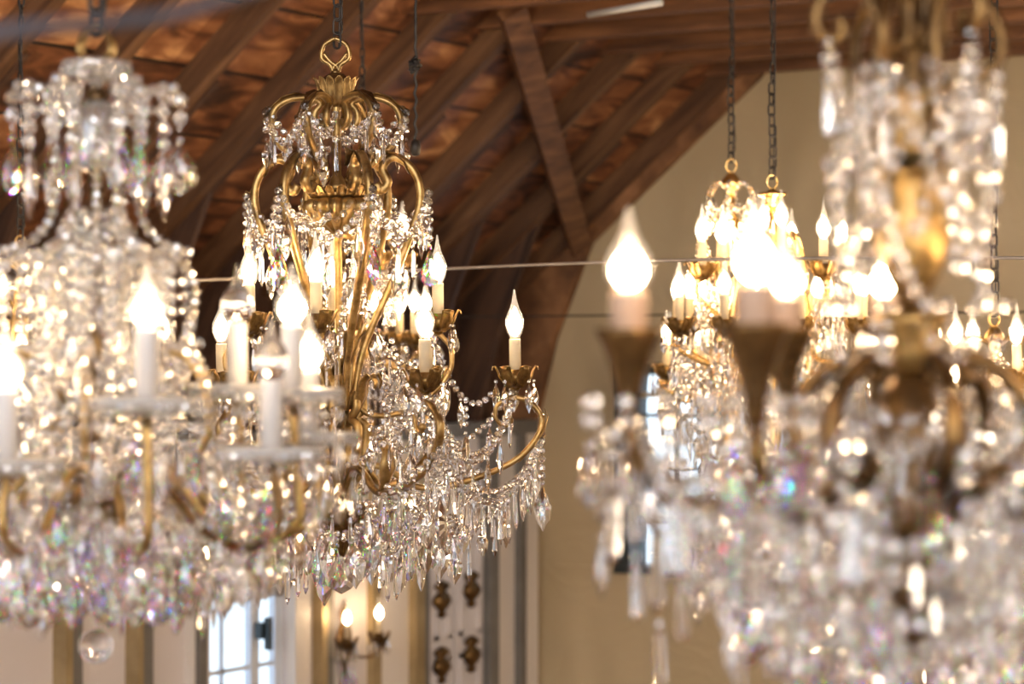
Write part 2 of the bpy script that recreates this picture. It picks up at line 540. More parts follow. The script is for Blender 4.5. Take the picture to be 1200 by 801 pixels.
b = MB()
cur = -6.2
for x0 in (-4.2, -.9, 2.4):
    b.box2((cur, -3.6, 0), (x0, -3.5, 8.4)); b.box2((x0, -3.6, 0), (x0 + 1.8, -3.5, 2.0)); b.box2((x0, -3.6, 5.0), (x0 + 1.8, -3.5, 8.4)); cur = x0 + 1.8
b.box2((cur, -3.6, 0), (6.2, -3.5, 8.4)); struct('wall_back', b, M_END)
RIB = [(0, 4.862), (-4.48, 1.13), (-5.05, .655)]
for k in range(0, 19):
    y = ENDY - SP * k
    b = MB()
    # the straight rafter
    b.prism([(0, Z(4.862)), (0, Z(4.975)), (-6.3, Z(4.975 - 6.3 * SL)), (-6.3, Z(4.862 - 6.3 * SL))], y - .024, y + .024)
    struct('rafter_beam', b, M_WOODR)
    b = MB()
    # the curved gusset board at the foot
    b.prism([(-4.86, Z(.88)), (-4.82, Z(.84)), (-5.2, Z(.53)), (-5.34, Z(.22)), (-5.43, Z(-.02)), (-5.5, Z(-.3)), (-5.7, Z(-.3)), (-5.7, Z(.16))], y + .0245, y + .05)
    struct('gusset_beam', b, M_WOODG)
    if k < 10:
        b = MB(); hh = .15
        b.box2((-4.62, y - .075, Z(1.13)), (5.0, y - .026, Z(1.13 + hh)))
        struct('collar_beam', b, M_WOOD2)
# diagonal wind brace under the rafters
a = Vector((-4.46, 7.16, Z(1.12))); c = Vector((-5.20, 8.82, Z(.50)))
dirv = (c - a).normalized(); nrm = Vector((SL, 0, -1)).normalized()
sd = dirv.cross(nrm).normalized(); nrm = sd.cross(dirv)
ln = (c - a).length + .32
R = np.array([list(dirv), list(sd), list(nrm)]).T
b = MB(); b.box(list((a + c) / 2 - dirv * .02 + nrm * .02), (ln, .095, .045), R); struct('brace_beam', b, M_WOODB)
# end rafter on the wall, closing the joint
b = MB(); b.prism([(-4.2, Z(1.36)), (-4.4, Z(1.12)), (-5.2, Z(.46)), (-5.38, Z(.05)), (-5.5, Z(-.4)), (-5.7, Z(-.4)), (-5.7, Z(.4))], ENDY + .0, ENDY + .045)
struct('rafter_beam', b, M_WOOD)
# purlin / cornice board on the side wall top
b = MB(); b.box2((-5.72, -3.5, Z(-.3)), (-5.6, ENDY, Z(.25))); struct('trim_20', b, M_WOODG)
b = MB(); b.box2((-5.6, -3.5, Z(-.36)), (-5.45, ENDY, Z(-.30))); struct('trim_21', b, M_TRIMD)

# left wall with windows
WX = -5.5
def Yp(px): return wally(px)[0]
wy0, wy1 = Yp(236), Yp(336)
_, sw = wally(285)
wt = (HOR - 688) / F * sw; wbz = -2.2
openings = [(wy0, wy1), (Yp(-190), Yp(-90)), (Yp(-520), Yp(-400))]
b = MB()
cur = -3.5
for y0, y1 in sorted(openings):
    b.box2((WX - .07, cur, 0), (WX, y0, Z(-.3)))
    b.box2((WX - .07, y0, 0), (WX, y1, Z(wbz))); b.box2((WX - .07, y0, Z(wt)), (WX, y1, Z(-.3)))
    cur = y1
b.box2((WX - .07, cur, 0), (WX, ENDY + .06, Z(-.3)))
struct('wall_left', b, M_PANEL)
for i, (y0, y1) in enumerate(openings):
    b = MB()
    fx = WX - .035
    for yy, wd in ((y0, .045), (y1 - .045, .045), (y0 + (y1 - y0) * .62, .05)):
        b.box2((fx - .015, yy, Z(wbz)), (fx + .015, yy + wd, Z(wt)))
    for zz in (wbz, wt - .05): b.box2((fx - .015, y0, Z(zz)), (fx + .015, y1, Z(zz) + .05))
    for q in (.31,): 
        yq = y0 + (y1 - y0) * q; b.box2((fx - .008, yq - .007, Z(wbz)), (fx + .008, yq + .007, Z(wt)))
    for q in range(1, 5):
        zq = Z(wt - .30 * q + .0); b.box2((fx - .008, y0, zq - .008), (fx + .008, y1, zq + .008))
    wo = struct('window_%d' % (i + 2), b, M_WFRAME)
    b = MB(); b.box2((fx - .004, y0, Z(wbz)), (fx + .001, y1, Z(wt))); struct('window_pane', b, M_PANE, wo)
    b = MB(); yq = y0 + (y1 - y0) * .63
    b.box2((fx + .031, yq, Z(-1.06)), (fx + .06, yq + .05, Z(-1.0))); b.box2((fx + .06, yq + .015, Z(-1.10)), (fx + .085, yq + .035, Z(-.98)))
    struct('window_latch', b, M_DARK, wo)
    # sill and casing
    b = MB()
    b.box2((WX, y0 - .09, Z(wbz - .1)), (WX + .04, y0, Z(wt + .1))); b.box2((WX, y1, Z(wbz - .1)), (WX + .04, y1 + .09, Z(wt + .1)))
    b.box2((WX, y0, Z(wt)), (WX + .04, y1, Z(wt + .1))); b.box2((WX, y0, Z(wbz - .1)), (WX + .07, y1, Z(wbz)))
    struct('window_casing', b, M_PANEL2, wo)
k = 30
def vtrim(p0, p1, m, dx=.05, top=-.36, bot=-3.0):
    global k
    b = MB(); b.box2((WX, Yp(p0), Z(bot)), (WX + dx, Yp(p1), Z(top))); struct('trim_%d' % k, b, m); k += 1
for p0, p1, m, dx in ((62, 70, M_TRIMG, .06), (70, 88, M_TRIMD, .035), (147, 153, M_TRIMG, .06), (153, 171, M_TRIMD, .035), (219, 228, M_TRIMD, .06),
                      (366, 372, M_TRIMG, .05), (372, 384, M_TRIMD, .03), (430, 440, M_TRIMG, .03), (474, 484, M_TRIMG, .06), (484, 494, M_TRIMD, .04), (561, 571, M_TRIMD, .06), (596, 603, M_TRIMD, .06),
                      (606, 619, M_PANEL2, .05), (-60, -50, M_TRIMG, .05), (-50, -30, M_TRIMD, .03)):
    vtrim(p0, p1, m, dx)
vtrim(571, 596, M_PANEL2, .03)
vtrim(440, 474, M_PANEL2, .02)
# tall cupboard doors with gilded mounts let into the wall
for (p0, p1) in ((497, 524), (526, 559)):
    y0, y1 = Yp(p0), Yp(p1)
    b = MB(); b.box2((WX, y0, Z(-3)), (WX + .03, y1, Z(-.5)))
    for z0, z1 in ((-2.9, -2.1), (-2.0, -1.25), (-1.18, -.6)):
        e = .03
        b.box2((WX + .03, y0 + e, Z(z0)), (WX + .04, y1 - e, Z(z0) + .02)); b.box2((WX + .03, y0 + e, Z(z1) - .02), (WX + .04, y1 - e, Z(z1)))
        b.box2((WX + .03, y0 + e, Z(z0)), (WX + .04, y0 + e + .02, Z(z1))); b.box2((WX + .03, y1 - e - .02, Z(z0)), (WX + .04, y1 - e, Z(z1)))
    do = struct('door_%d' % (1 if p0 < 510 else 2), b, M_PANEL)
    pc = 507 if p0 < 510 else 542
    for pyc in ((702, 779) if p0 < 510 else (690, 766)):
        yc, s_ = wally(pc); zc = Z((HOR - pyc) / F * s_)
        b = MB()
        out = []
        b.lathe([(.004, -.075), (.018, -.06), (.010, -.045), (.022, -.03), (.034, -.005), (.026, .02), (.012, .035), (.030, .055), (.020, .07), (.003, .08)], 14, sx=.7, sy=1.6, c=(WX + .045, yc, zc), flute=7, fa=.3)
        struct('gilded_mount', b, M_BRASSD, do, True)

# fluorescent batten, junction box and wires under the roof
def thing_mesh(name, mb, m, label, cat, group=None, smooth=False):
    o = link(name, mb.mesh(name, m, smooth)); tag(o, label, cat, group); return o
b = MB(); p = at(690, 17, 7.0); q = at(775, 3, 6.75)
b.tube([p, q], .010, 8)
thing_mesh('fluorescent_tube', b, M_WHITE, 'slim white tube light fixed along the roof collar beams', 'tube light', smooth=True)
b = MB(); p = at(845, 21, 8.75); b.box(p, (.075, .05, .035)); b.box(p + Vector((0, 0, .022)), (.05, .04, .012))
thing_mesh('junction_box', b, M_WHITE, 'small white electrical box on a roof collar beam', 'electrical box')
wd_ = 4.45
b = MB(); b.tube([Vector((x, wd_, Z(.175) + .012 * math.sin(x * 2))) for x in np.linspace(-5.6, 5.4, 40)], .0035, 6)
thing_mesh('tie_wire', b, M_WIRE, 'long taut horizontal wire crossing the hall at mid height', 'wire', smooth=True)
b = MB(); b.tube([Vector((x, 7.0, Z(.115))) for x in np.linspace(-5.6, 5.4, 10)], .003, 6)
thing_mesh('tie_rod', b, M_IRON, 'thin dark rod crossing the hall just below the taut wire, further back', 'rod', smooth=True)
b = MB(); b.tube(smoothp([at(-400, 120, 1.2), at(0, 38, 1.3), at(140, 25, 1.35), at(275, -5, 1.4), at(700, -160, 1.6)], 5), .0045, 8)
thing_mesh('power_cable', b, M_CABLE, 'dark blue-grey cable slung close overhead above the beaded chandelier', 'cable', smooth=True)
b = MB(); tx = [at(487, y, 5.2) + Vector((.003 * math.sin(y / 3.0), 0, 0)) for y in range(-260, 175, 9)]
b.tube(tx, .0035, 6)
p = at(487, 75, 5.2)
for i in range(7):
    b.tube(smoothp([p + Vector((random.uniform(-.012, .012), random.uniform(-.01, .01), random.uniform(-.02, .015))) for _ in range(5)], 3), .0035, 5)
b.lathe([(.003, -.02), (.009, -.018), (.011, 0), (.009, .012), (.003, .016)], 10, c=tuple(at(487, 172, 5.2)))
thing_mesh('tangled_wire', b, M_IRON, 'short dark cord with knotted wires dangling from the rafters', 'cord', smooth=True)

# ------------------------------------------------------------------ crystal templates (unit length, hang from z=0 down to -1)
def T_bead():
    b = MB(); pr = []
    for a in (-90, -58, -20, 20, 58, 90):
        r = max(.53 * math.cos(math.radians(a)), .12); pr.append((r, .5 * math.sin(math.radians(a)) * .96))
    b.lathe(pr, 8)
    return b.template()
BEAD = T_bead()


def hook(b, z0=-.0, z1=-.12, r=.05):
    b.lathe([(.008, z1), (r, z1 + .03), (r * 1.05, (z0 + z1) / 2), (r, z0 - .03), (.008, z0)], 8)


def outline_drop(out, th, inner=.55):
    """out: list of (x, z) going round; faceted lens about y=0"""
    n = len(out)
    cx = sum(p[0] for p in out) / n; cz = sum(p[1] for p in out) / n
    v = [(x, 0.012, z) for x, z in out] + [(x, -0.012, z) for x, z in out]
    v += [(cx + (x - cx) * inner, th, cz + (z - cz) * inner) for x, z in out]
    v += [(cx + (x - cx) * inner, -th, cz + (z - cz) * inner) for x, z in out]
    v += [(cx, th * 1.35, cz), (cx, -th * 1.35, cz)]
    fs = []
    for i in range(n):
        j = (i + 1) % n
        fs.append((i, j, n + j, n + i)); fs.append((i, 2 * n + i, 2 * n + j, j)); fs.append((n + i, n + j, 3 * n + j, 3 * n + i))
        fs.append((2 * n + i, 4 * n, 2 * n + j)); fs.append((3 * n + i, 3 * n + j, 4 * n + 1))
    return v, fs


def sym(half):
    """half outline top to bottom (x>=0)"""
    return [(x, z) for x, z in half] + [(-x, z) for x, z in reversed(half) if x > 1e-6]


def mk(kind):
    b = MB()
    hook(b)
    if kind == 'pear':
        b.add(*outline_drop(sym([(0, -.13), (.05, -.2), (.09, -.33), (.17, -.5), (.235, -.66), (.23, -.8), (.15, -.93), (0, -1)]), .12))
    elif kind == 'leaf':
        b.add(*outline_drop(sym([(0, -.13), (.06, -.22), (.13, -.34), (.15, -.42), (.20, -.5), (.20, -.58), (.165, -.7), (.15, -.78), (.06, -.9), (0, -1)]), .085))
    elif kind == 'pendalogue':
        b.add(*outline_drop(sym([(0, -.12), (.09, -.22), (.20, -.36), (.30, -.5), (.29, -.58), (.36, -.68), (.31, -.8), (.26, -.86), (.12, -.94), (0, -1)]), .10))
    elif kind == 'icicle':
        b.lathe([(.012, -1), (.035, -.93), (.062, -.86), (.058, -.6), (.048, -.3), (.035, -.17), (.015, -.13)], 6)
    elif kind == 'prism':
        b.lathe([(.012, -1), (.085, -.88), (.08, -.5), (.075, -.24), (.055, -.17), (.015, -.13)], 6)
    elif kind == 'kite':
        b.lathe([(.012, -1), (.075, -.80), (.12, -.62), (.10, -.45), (.045, -.2), (.015, -.13)], 8, sy=.7)
    elif kind == 'ball':
        pr = [(max(.42 * math.cos(math.radians(a)), .02), -.57 + .42 * math.sin(math.radians(a))) for a in (-90, -66, -42, -15, 15, 42, 66, 90)]
        b.lathe(pr, 12)
    return b
PM = {}
PT = {}
for kd in ('pear', 'leaf', 'pendalogue', 'icicle', 'prism', 'kite', 'ball'):
    bb = mk(kd); PT[kd] = bb.template(); PM[kd] = bb.mesh(kd + '_crystal', M_CRYSD if kd in ('ball', 'pear') else M_CRYS)

BULBP = [(.0085, 0), (.0105, .004), (.0142, .012), (.0168, .023), (.0168, .033), (.0128, .045), (.0082, .055), (.0048, .065), (.003, .076), (.0012, .088)]
def bulb_mesh(bend=0.0, name='bulb', h=1.0, wd=1.0, m=None):
    b = MB(); b.lathe([(r * wd, z * h) for r, z in BULBP], 20, bend=(lambda z: bend * max(0, z - .045) ** 2 * 100))
    return b.mesh(name, m or M_ENV, True)
BULBS = [bulb_mesh(0, 'straight_bulb'), bulb_mesh(.06, 'bent_tip_bulb'), bulb_mesh(-.07, 'bent_tip_bulb_b')]
def glow_mesh(h=1.0):
    b = MB(); b.lathe([(.004, .004 * h), (.0095, .010 * h), (.0132, .019 * h), (.0132, .029 * h), (.0095, .040 * h), (.004, .049 * h)], 8)
    return b.mesh('filament_glow', M_GLOW, True)
GLOW = glow_mesh()
GLOWS = glow_mesh(.68)
BULBSHORT = bulb_mesh(0, 'short_flame_bulb', .74, 1.05)
BULBOFF = bulb_mesh(0, 'unlit_bulb', .76, 1.1, M_CRYS)


def leaf_strip(b, path, widths, th=.0012, cup=.3, lobes=0):
    """path: points; leaf lies across sideways direction; widths per point"""
    P = [Vector(p) for p in path]; n = len(P)
    side = None
    v = []; m = 5
    for i in range(n):
        t = (P[min(n - 1, i + 1)] - P[max(0, i - 1)]).normalized()
        rad = Vector((P[0].x + P[-1].x, P[0].y + P[-1].y, 0))
        if side is None:
            dr = Vector((P[-1].x - P[0].x, P[-1].y - P[0].y, 0))
            if dr.length < 1e-6: dr = Vector((1, 0, 0))
            side = Vector((-dr.y, dr.x, 0)).normalized()
        nn = t.cross(side).normalized()
        wv = widths[i] * (1 - (.28 if lobes and i % 2 else 0))
        for s_ in (-1, 1):
            for j in range(m):
                u = (j / (m - 1) * 2 - 1)
                v.append(P[i] + side * u * wv + nn * (cup * wv * u * u + s_ * th / 2))
    fs = []
    st = 2 * m
    for i in range(n - 1):
        for j in range(m - 1):
            a = i * st + j; c = (i + 1) * st + j
            fs.append((a, c, c + 1, a + 1)); a += m; c += m
            fs.append((a, a + 1, c + 1, c))
        a = i * st; c = a + st
        fs.append((a, a + m, c + m, c)); fs.append((a + m - 1, c + m - 1, c + 2 * m - 1, a + 2 * m - 1))
    for j in range(m - 1):
        fs.append((j, j + 1, j + 1 + m, j + m)); e = (n - 1) * st + j
        fs.append((e, e + m, e + m + 1, e + 1))
    b.add([tuple(p) for p in v], fs)


def cup_mesh(name, m, R=.038, H=.036, petals=6, k=1.0):
    """leafy candle cup, origin at the seat of the candle"""
    b = MB()
    b.lathe([(.004, -H * 1.05), (.008, -H * .95), (.012, -H * .75), (.020, -H * .45), (.020, -H * .2), (.013, -.002), (.013, .002)], 16, flute=8, fa=.15)
    for i in range(petals):
        a = 2 * PI * i / petals
        pr = [(.010, -H * .85), (.020, -H * .62), (.027, -H * .3), (.031, 0), (.036, H * .25), (R * 1.08, H * .22), (R * 1.12, H * .02)]
        leaf_strip(b, [(r * math.cos(a), r * math.sin(a), z) for r, z in pr], [.008, .012, .014, .015, .012, .009, .004], lobes=1, cup=-.25)
    return b.mesh(name, m, True)
M_BRASSC = noisy('cup_brass', (0.10, 0.055, 0.02), (0.50, 0.31, 0.11), nscale=40, rough=0.38, metal=0.85, bump=0.3, mid=(0.28, 0.17, 0.055), bdist=0.002)
CUP = cup_mesh('leafy_cup', M_BRASSC)
CUPD = cup_mesh('leafy_cup_dark', M_BRASSD)
def cone_cup():
    b = MB(); b.lathe([(.004, -.075), (.007, -.07), (.009, -.05), (.014, -.03), (.021, -.012), (.026, -.002), (.027, .002), (.012, .002)], 18, flute=9, fa=.1)
    return b.mesh('cone_cup', M_BRASSD, True)
CUPC = cone_cup()
def plate_mesh():
    b = MB(); b.lathe([(.012, -.012), (.026, -.010), (.046, -.004), (.054, .004), (.053, .007), (.045, .001), (.026, -.003), (.012, -.003)], 32, flute=24, fa=.07)
    return b.mesh('glass_plate', M_PLATE, True)
M_PLATE = noisy('frosted_glass_plate', (0.80, 0.79, 0.76), (0.9, 0.89, 0.87), nscale=30, rough=0.25, bump=.4, bdist=.003)
M_PLATE.node_tree.nodes['Principled BSDF'].inputs['Transmission Weight'].default_value = .55
PLATE = plate_mesh()
def sleeve(h, r, m, name):
    b = MB(); b.lathe([(r, 0), (r, h * .9), (r * 1.02, h * .96), (r * .92, h), (r * .5, h)], 14)
    return b.mesh(name, m, True)
SLV = sleeve(.058, .0105, M_CANDLE, 'ivory_sleeve')
SLVW = sleeve(.074, .0115, M_CANDLEW, 'white_sleeve')
SLVP = sleeve(.030, .0145, M_CANDLEP, 'pink_sleeve')


class Ch:
    def __init__(s, name, label, cat, ax, D, pyb, group=None, tilt=0.0, frac=1.0):
        s.S = F / D; s.ax = ax; s.D = D
        s.zb = (HOR - pyb) / s.S
        p = FW * D + RT * ((ax - 600) / F * D)
        s.base = Vector((p.x, p.y, CAMZ + s.zb))
        s.o = bpy.data.objects.new(name, None); COL.objects.link(s.o)
        s.o.location = s.base; s.o.rotation_euler = (0, tilt, YAW)
        tag(s.o, label, cat, group)
        s.pend = []; s.limit = 100
        s.rnd = random.Random(int(ax) * 7 + 3)

    def P(s, r, py, phi=0.0):
        a = math.radians(phi)
        return Vector((r / s.S * math.cos(a), r / s.S * math.sin(a), (HOR - py) / s.S))

    def at(s, px, py, y=0.0):
        """local point seen at pixel (px, py) when y metres behind the axis"""
        d = s.D + y
        return Vector(((px - 600) / F * d - (s.ax - 600) / F * s.D, y, (HOR - py) / F * d))

    def part(s, name, me, parent=None, loc=None):
        if parent is None:
            l = Vector(loc) if loc is not None else Vector((0, 0, 0))
            return link(name, me, s.o, l - Vector((0, 0, s.zb)))
        return link(name, me, parent, loc if loc is not None else (0, 0, 0))

    def lathe(s, name, prof, m, seg=28, flute=0, fa=0.0, parent=None):
        b = MB(); b.lathe([(r / s.S, (HOR - py) / s.S) for r, py in reversed(prof)], seg, flute, fa)
        return s.part(name, b.mesh(name, m, True), parent)

    def arm(s, name, prof, phi, r0, r1, m, seg=8, flute=.12, n=6, tw=0.0, rolls=None):
        pts = smoothp([s.P(r, py, phi + tw * i) for i, (r, py) in enumerate(prof)], n)
        rads = [r0 + (r1 - r0) * i / (len(pts) - 1) for i in range(len(pts))]
        b = MB(); b.tube(pts, rads, seg, flute)
        if rolls:
            for e, rr in rolls:
                q = pts[e]; pr = [(max(rr * math.cos(math.radians(t)), 1e-4), rr * math.sin(math.radians(t))) for t in range(-90, 91, 30)]
                b.lathe(pr, 10, c=tuple(q))
        return s.part(name, b.mesh(name, m, True)), pts

    def beads(s, name, pts, d, m=None, parent=None, wire=True, gap=1.14):
        m = m or M_BEAD
        q = resample(pts, d * gap)
        b = MB()
        for p in q:
            a = s.rnd.uniform(0, PI); c, sn = math.cos(a), math.sin(a)
            t = s.rnd.uniform(0.0, 1.2); ct, st = math.cos(t), math.sin(t)
            R = np.array([[c, -sn * ct, sn * st], [sn, c * ct, -c * st], [0, st, ct]])
            b.stamp(BEAD, tuple(p), d * s.rnd.uniform(.9, 1.04), R)
        if wire and len(pts) > 1:
            b.tube(q if len(q) > 2 else pts, d * .05, 4)
        return s.part(name, b.mesh(name, m), parent), q

    def hang(s, kind, pos, L):
        s.pend.append((kind, Vector(pos), L))

    def garland(s, A, B, sag, d, kinds=None, every=3, L=.05, start=1, name='bead_garland'):
        A = Vector(A); B = Vector(B)
        n = 16; pts = []
        for i in range(n + 1):
            t = i / n; pts.append(A.lerp(B, t) - Vector((0, 0, sag * 4 * t * (1 - t))))
        o, q = s.beads(name, pts, d)
        if kinds:
            for i in range(start, len(q) - 1, every):
                s.hang(s.rnd.choice(kinds), q[i] - Vector((0, 0, d * .4)), L * s.rnd.uniform(.8, 1.2))
        return q

    def drop(s, A, n, d, kind, L):
        A = Vector(A)
        pts = [A - Vector((0, 0, d * 1.02 * i)) for i in range(n + 1)]
        if n > 1:
            s.beads('bead_strand', pts, d)
        s.hang(kind, pts[-1] - Vector((0, 0, d * .3)), L)

    def candle(s, arm, pos, cup, slv, h, bulb=None, lit=True, k=1.0, tiltz=0.0):
        pos = Vector(pos)
        parts = []
        if cup is not None: parts.append(s.part('candle_cup', cup, arm, pos))
        parts.append(s.part('candle_sleeve', slv, arm, pos))
        top = pos + Vector((0, 0, h * k))
        e = s.part('light_bulb', bulb or s.rnd.choice(BULBS), arm, top); parts.append(e)
        a = s.rnd.uniform(0, 6.28); e.rotation_euler.z = a
        if lit:
            parts.append(s.part('glowing_filament', GLOWS if bulb is BULBSHORT else GLOW, arm, top))
        for q in parts: q.scale = (k, k, k)
        return parts

    def finish(s):
        s.pend.sort(key=lambda t: -(t[2] / (s.D + t[1].y)) * (1.3 if t[1].y < 0 else 1))
        for i, (kd, p, L) in enumerate(s.pend[:s.limit]):
            o = s.part('crystal_pendant', PM[kd], None, p)
            o.scale = (L, L, L); o.rotation_euler = (s.rnd.uniform(-.05, .05), s.rnd.uniform(-.05, .05), s.rnd.uniform(0, 6.28))
        rest = s.pend[s.limit:]
        if rest:
            b = MB()
            for kd, p, L in rest:
                a = s.rnd.uniform(0, 6.28); c, sn = math.cos(a), math.sin(a)
                b.stamp(PT[kd], tuple(p), L, np.array([[c, -sn, 0], [sn, c, 0], [0, 0, 1]]))
            o = s.part('crystal_drops', b.mesh('crystal_drops', M_CRYS)); o['kind'] = 'stuff'


def chain(name, ax, D, y0, label, m=M_IRON, link_h=.034, wire=.0028, group=None, twist=True, ytop=None, cord=True):
    """chain from the pixel row y0 up to the roof"""
    p = FW * D + RT * ((ax - 600) / F * D)
    z0 = CAMZ + (HOR - y0) / F * D
    z1 = CAMZ + 4.862 + p.x * SL + .1
    b = MB()
    z = z0; i = 0
    st = link_h - wire * 2.2
    while z < z1:
        hw = link_h * .26; hh = link_h * .5 - hw
        pts = []
        for kk in range(14):
            a = 2 * PI * kk / 13.0
            x = hw * math.cos(a); zz = hw * math.sin(a) + (hh if math.sin(a) > 0 else -hh)
            pts.append(Vector((x, 0, zz)) if i % 2 else Vector((x * .5, x * .87, zz)))
        if i % 2 == 0: pts = [Vector((-q.y * 1.0, q.x, q.z)) for q in pts]
        rz = .5 + .13 * i
        c, sn = math.cos(rz), math.sin(rz)
        ox = .002 * math.sin(i * .7)
        pts = [Vector((p.x + ox + q.x * c - q.y * sn, p.y + q.x * sn + q.y * c, z + link_h / 2 + q.z)) for q in pts]
        b.tube(pts, wire, 5)
        z += st; i += 1
    if cord:
        b.tube(smoothp([Vector((p.x + .006 * math.sin(t * 9), p.y + .006 * math.cos(t * 7), z0 + t * (z1 - z0))) for t in np.linspace(0, 1, 26)], 3), .0018, 5)
    o = link(name, b.mesh(name, m, True)); tag(o, label, 'chain', group)
    return o


def ring(c, name, py_c, rx, rz, m, r=.004):
    pts = [c.P(0, py_c) + Vector((rx * math.cos(a), 0, rz * math.sin(a))) for a in np.linspace(0, 2 * PI, 25)]
    b = MB(); b.tube(pts, r, 8)
    return c.part(name, b.mesh(name, m, True))


# ================================================================== CENTRE: sharp antique brass chandelier
C = Ch('crystal_chandelier', 'gold brass six-armed chandelier in sharp focus, scrolled ribs, gadrooned bowl and long bead swags', 'chandelier', 402, 4.4, 712, tilt=math.radians(-.8))
# hanger: open knot
b = MB()
for sg in (-1, 1):
    b.tube(smoothp([C.P(sg * 3, 84), C.P(sg * 6, 76), C.P(sg * 16, 68), C.P(sg * 14, 54), C.P(sg * 5, 47), C.P(0, 45)], 5), .0042, 8)
    b.tube(smoothp([C.P(sg * 2, 84), C.P(sg * 2, 78), C.P(-sg * 6, 72), C.P(-sg * 14, 62)], 5), .0035, 8)
b.lathe([(.006, (HOR - 88) / C.S), (.009, (HOR - 85) / C.S), (.005, (HOR - 81) / C.S)], 12)
C.part('hanging_loop', b.mesh('hanging_loop', M_BRASS, True))
C.lathe('crown_dome', [(3, 84), (9, 87), (17, 92), (21, 98), (20, 102)], M_BRASSD)
b = MB()
b.lathe([(r / C.S, (HOR - py) / C.S) for r, py in [(5, 124), (13, 121), (16, 114), (17, 104), (19, 97)]], 36, flute=18, fa=.12)
for i in range(14):
    a = 360 * i / 14
    leaf_strip(b, [C.P(r, py, a) for r, py in ((8, 125), (15, 121), (18, 112), (20, 102), (23, 94), (27, 91))], [.004, .0065, .0075, .0085, .007, .002], cup=-.3)
C.part('crown_cup', b.mesh('crown_cup', M_BRASS, True))
C.lathe('stem', [(5, 120), (6, 124), (5, 130), (5, 205), (8, 210), (10, 216), (14, 224)], M_BRASS, 12, 6, .12)
# gadrooned bowl with petalled rim
b = MB()
b.lathe([(r / C.S, (HOR - py) / C.S) for r, py in [(4, 276), (7, 273), (16, 268), (27, 260), (34, 251), (37, 242), (34, 235), (26, 232)]], 112, flute=12, fa=.30)
C.part('bowl', b.mesh('bowl', M_BRASS, True))
b = MB()
b.lathe([(r / C.S, (HOR - py) / C.S) for r, py in [(20, 233), (30, 231), (33, 228), (30, 226)]], 48, flute=24, fa=.1)
for i in range(18):
    a = 360 * i / 18
    leaf_strip(b, [C.P(r, py, a) for r, py in ((26, 232), (31, 229), (34, 225), (38, 220), (40, 219))], [.005, .0075, .0075, .006, .002], cup=-.35)
C.part('bowl_rim', b.mesh('bowl_rim', M_BRASS, True))
C.lathe('lower_stem', [(4, 272), (6, 276), (6, 280), (4.6, 283), (4.6, 440), (7, 448), (7, 460), (5, 470), (5, 588)], M_BRASS, 12, 6, .12)
# upper scrolls
for i in range(6):
    ph = 8 + 60 * i
    o, pts = C.arm('upper_scroll', [(12, 142), (18, 148), (25, 141), (24, 130), (18, 121), (32, 115), (53, 116), (70, 126), (76, 144), (70, 164), (54, 182), (38, 196), (26, 212)], ph, .0062, .0055, M_BRASS, 8, .18, 5)
    b = MB(); leaf_strip(b, [C.P(r, py, ph) for r, py in ((34, 112), (48, 111), (62, 117), (74, 126), (82, 133), (84, 138))], [.003, .009, .011, .009, .006, .002], lobes=1, cup=.5)
    C.part('scroll_leaf', b.mesh('scroll_leaf', M_BRASSD, True), o)
    t = C.P(82, 131, ph)
    C.drop(t, 3, .014, 'leaf', .056)
    t2 = C.P(82, 131, ph + 60)
    C.garland(t, t2, .060, .0145, ['icicle', 'kite'], 6, .066, 3)
    C.garland(C.P(78, 128, ph), C.P(14, 128, ph + 30), .055, .0140)
    C.drop(C.P(36, 152, ph + 25), 1, .012, 'icicle', .072)
    C.drop(C.P(58, 150, ph + 8), 1, .012, 'leaf' if i % 2 else 'pear', .055)
C.hang('pendalogue', C.P(74, 176, 262), .075); C.hang('pendalogue', C.P(75, 135, 310), .05)
# lower ribs: long S scrolls down to the hub
for i in range(6):
    ph = 356 + 60 * i
    o, pts = C.arm('body_scroll', [(46, 216), (52, 224), (60, 214), (54, 200), (58, 190), (70, 186), (86, 196), (96, 215), (97, 240), (86, 275), (66, 325), (44, 372), (28, 410), (20, 445), (16, 480)], ph, .0085, .006, M_BRASS, 8, .2, 5)
    b = MB(); leaf_strip(b, [C.P(r, py, ph) for r, py in ((30, 196), (42, 186), (54, 181), (68, 184), (78, 192), (82, 202), (86, 206))], [.004, .012, .018, .018, .014, .009, .003], lobes=1, cup=.45)
    C.part('scroll_leaf', b.mesh('scroll_leaf', M_BRASSD, True), o)
    o, pts = C.arm('lower_rib', [(14, 474), (24, 462), (28, 478), (20, 490), (30, 500), (28, 530), (18, 560), (12, 590)], ph + 20, .007, .0065, M_BRASS, 8, .2, 5)
    t = C.P(108, 228, ph)
    b = MB(); b.tube(smoothp([C.P(94, 212, ph), C.P(100, 218, ph), C.P(104, 224, ph), C.P(108, 222, ph), C.P(109, 229, ph)], 3), .0014, 5)
    C.part('hook_wire', b.mesh('hook_wire', M_BRASSD, True), o)
    C.drop(t, 6, .0145, 'pear', .078)
    C.garland(t, C.P(108, 228, ph + 60), .085, .0145, ['icicle', 'kite', 'leaf'], 5, .08, 2)
    C.garland(t, C.P(34, 246, ph + 30), .045, .0140)
    C.garland(C.P(39, 240, ph), C.P(39, 240, ph + 60), .03, .0145, None)
    C.drop(C.P(84, 280, ph + 30), 2, .013, 'leaf', .08)
    C.drop(C.P(40, 262, ph + 12), 2, .012, 'icicle', .08)
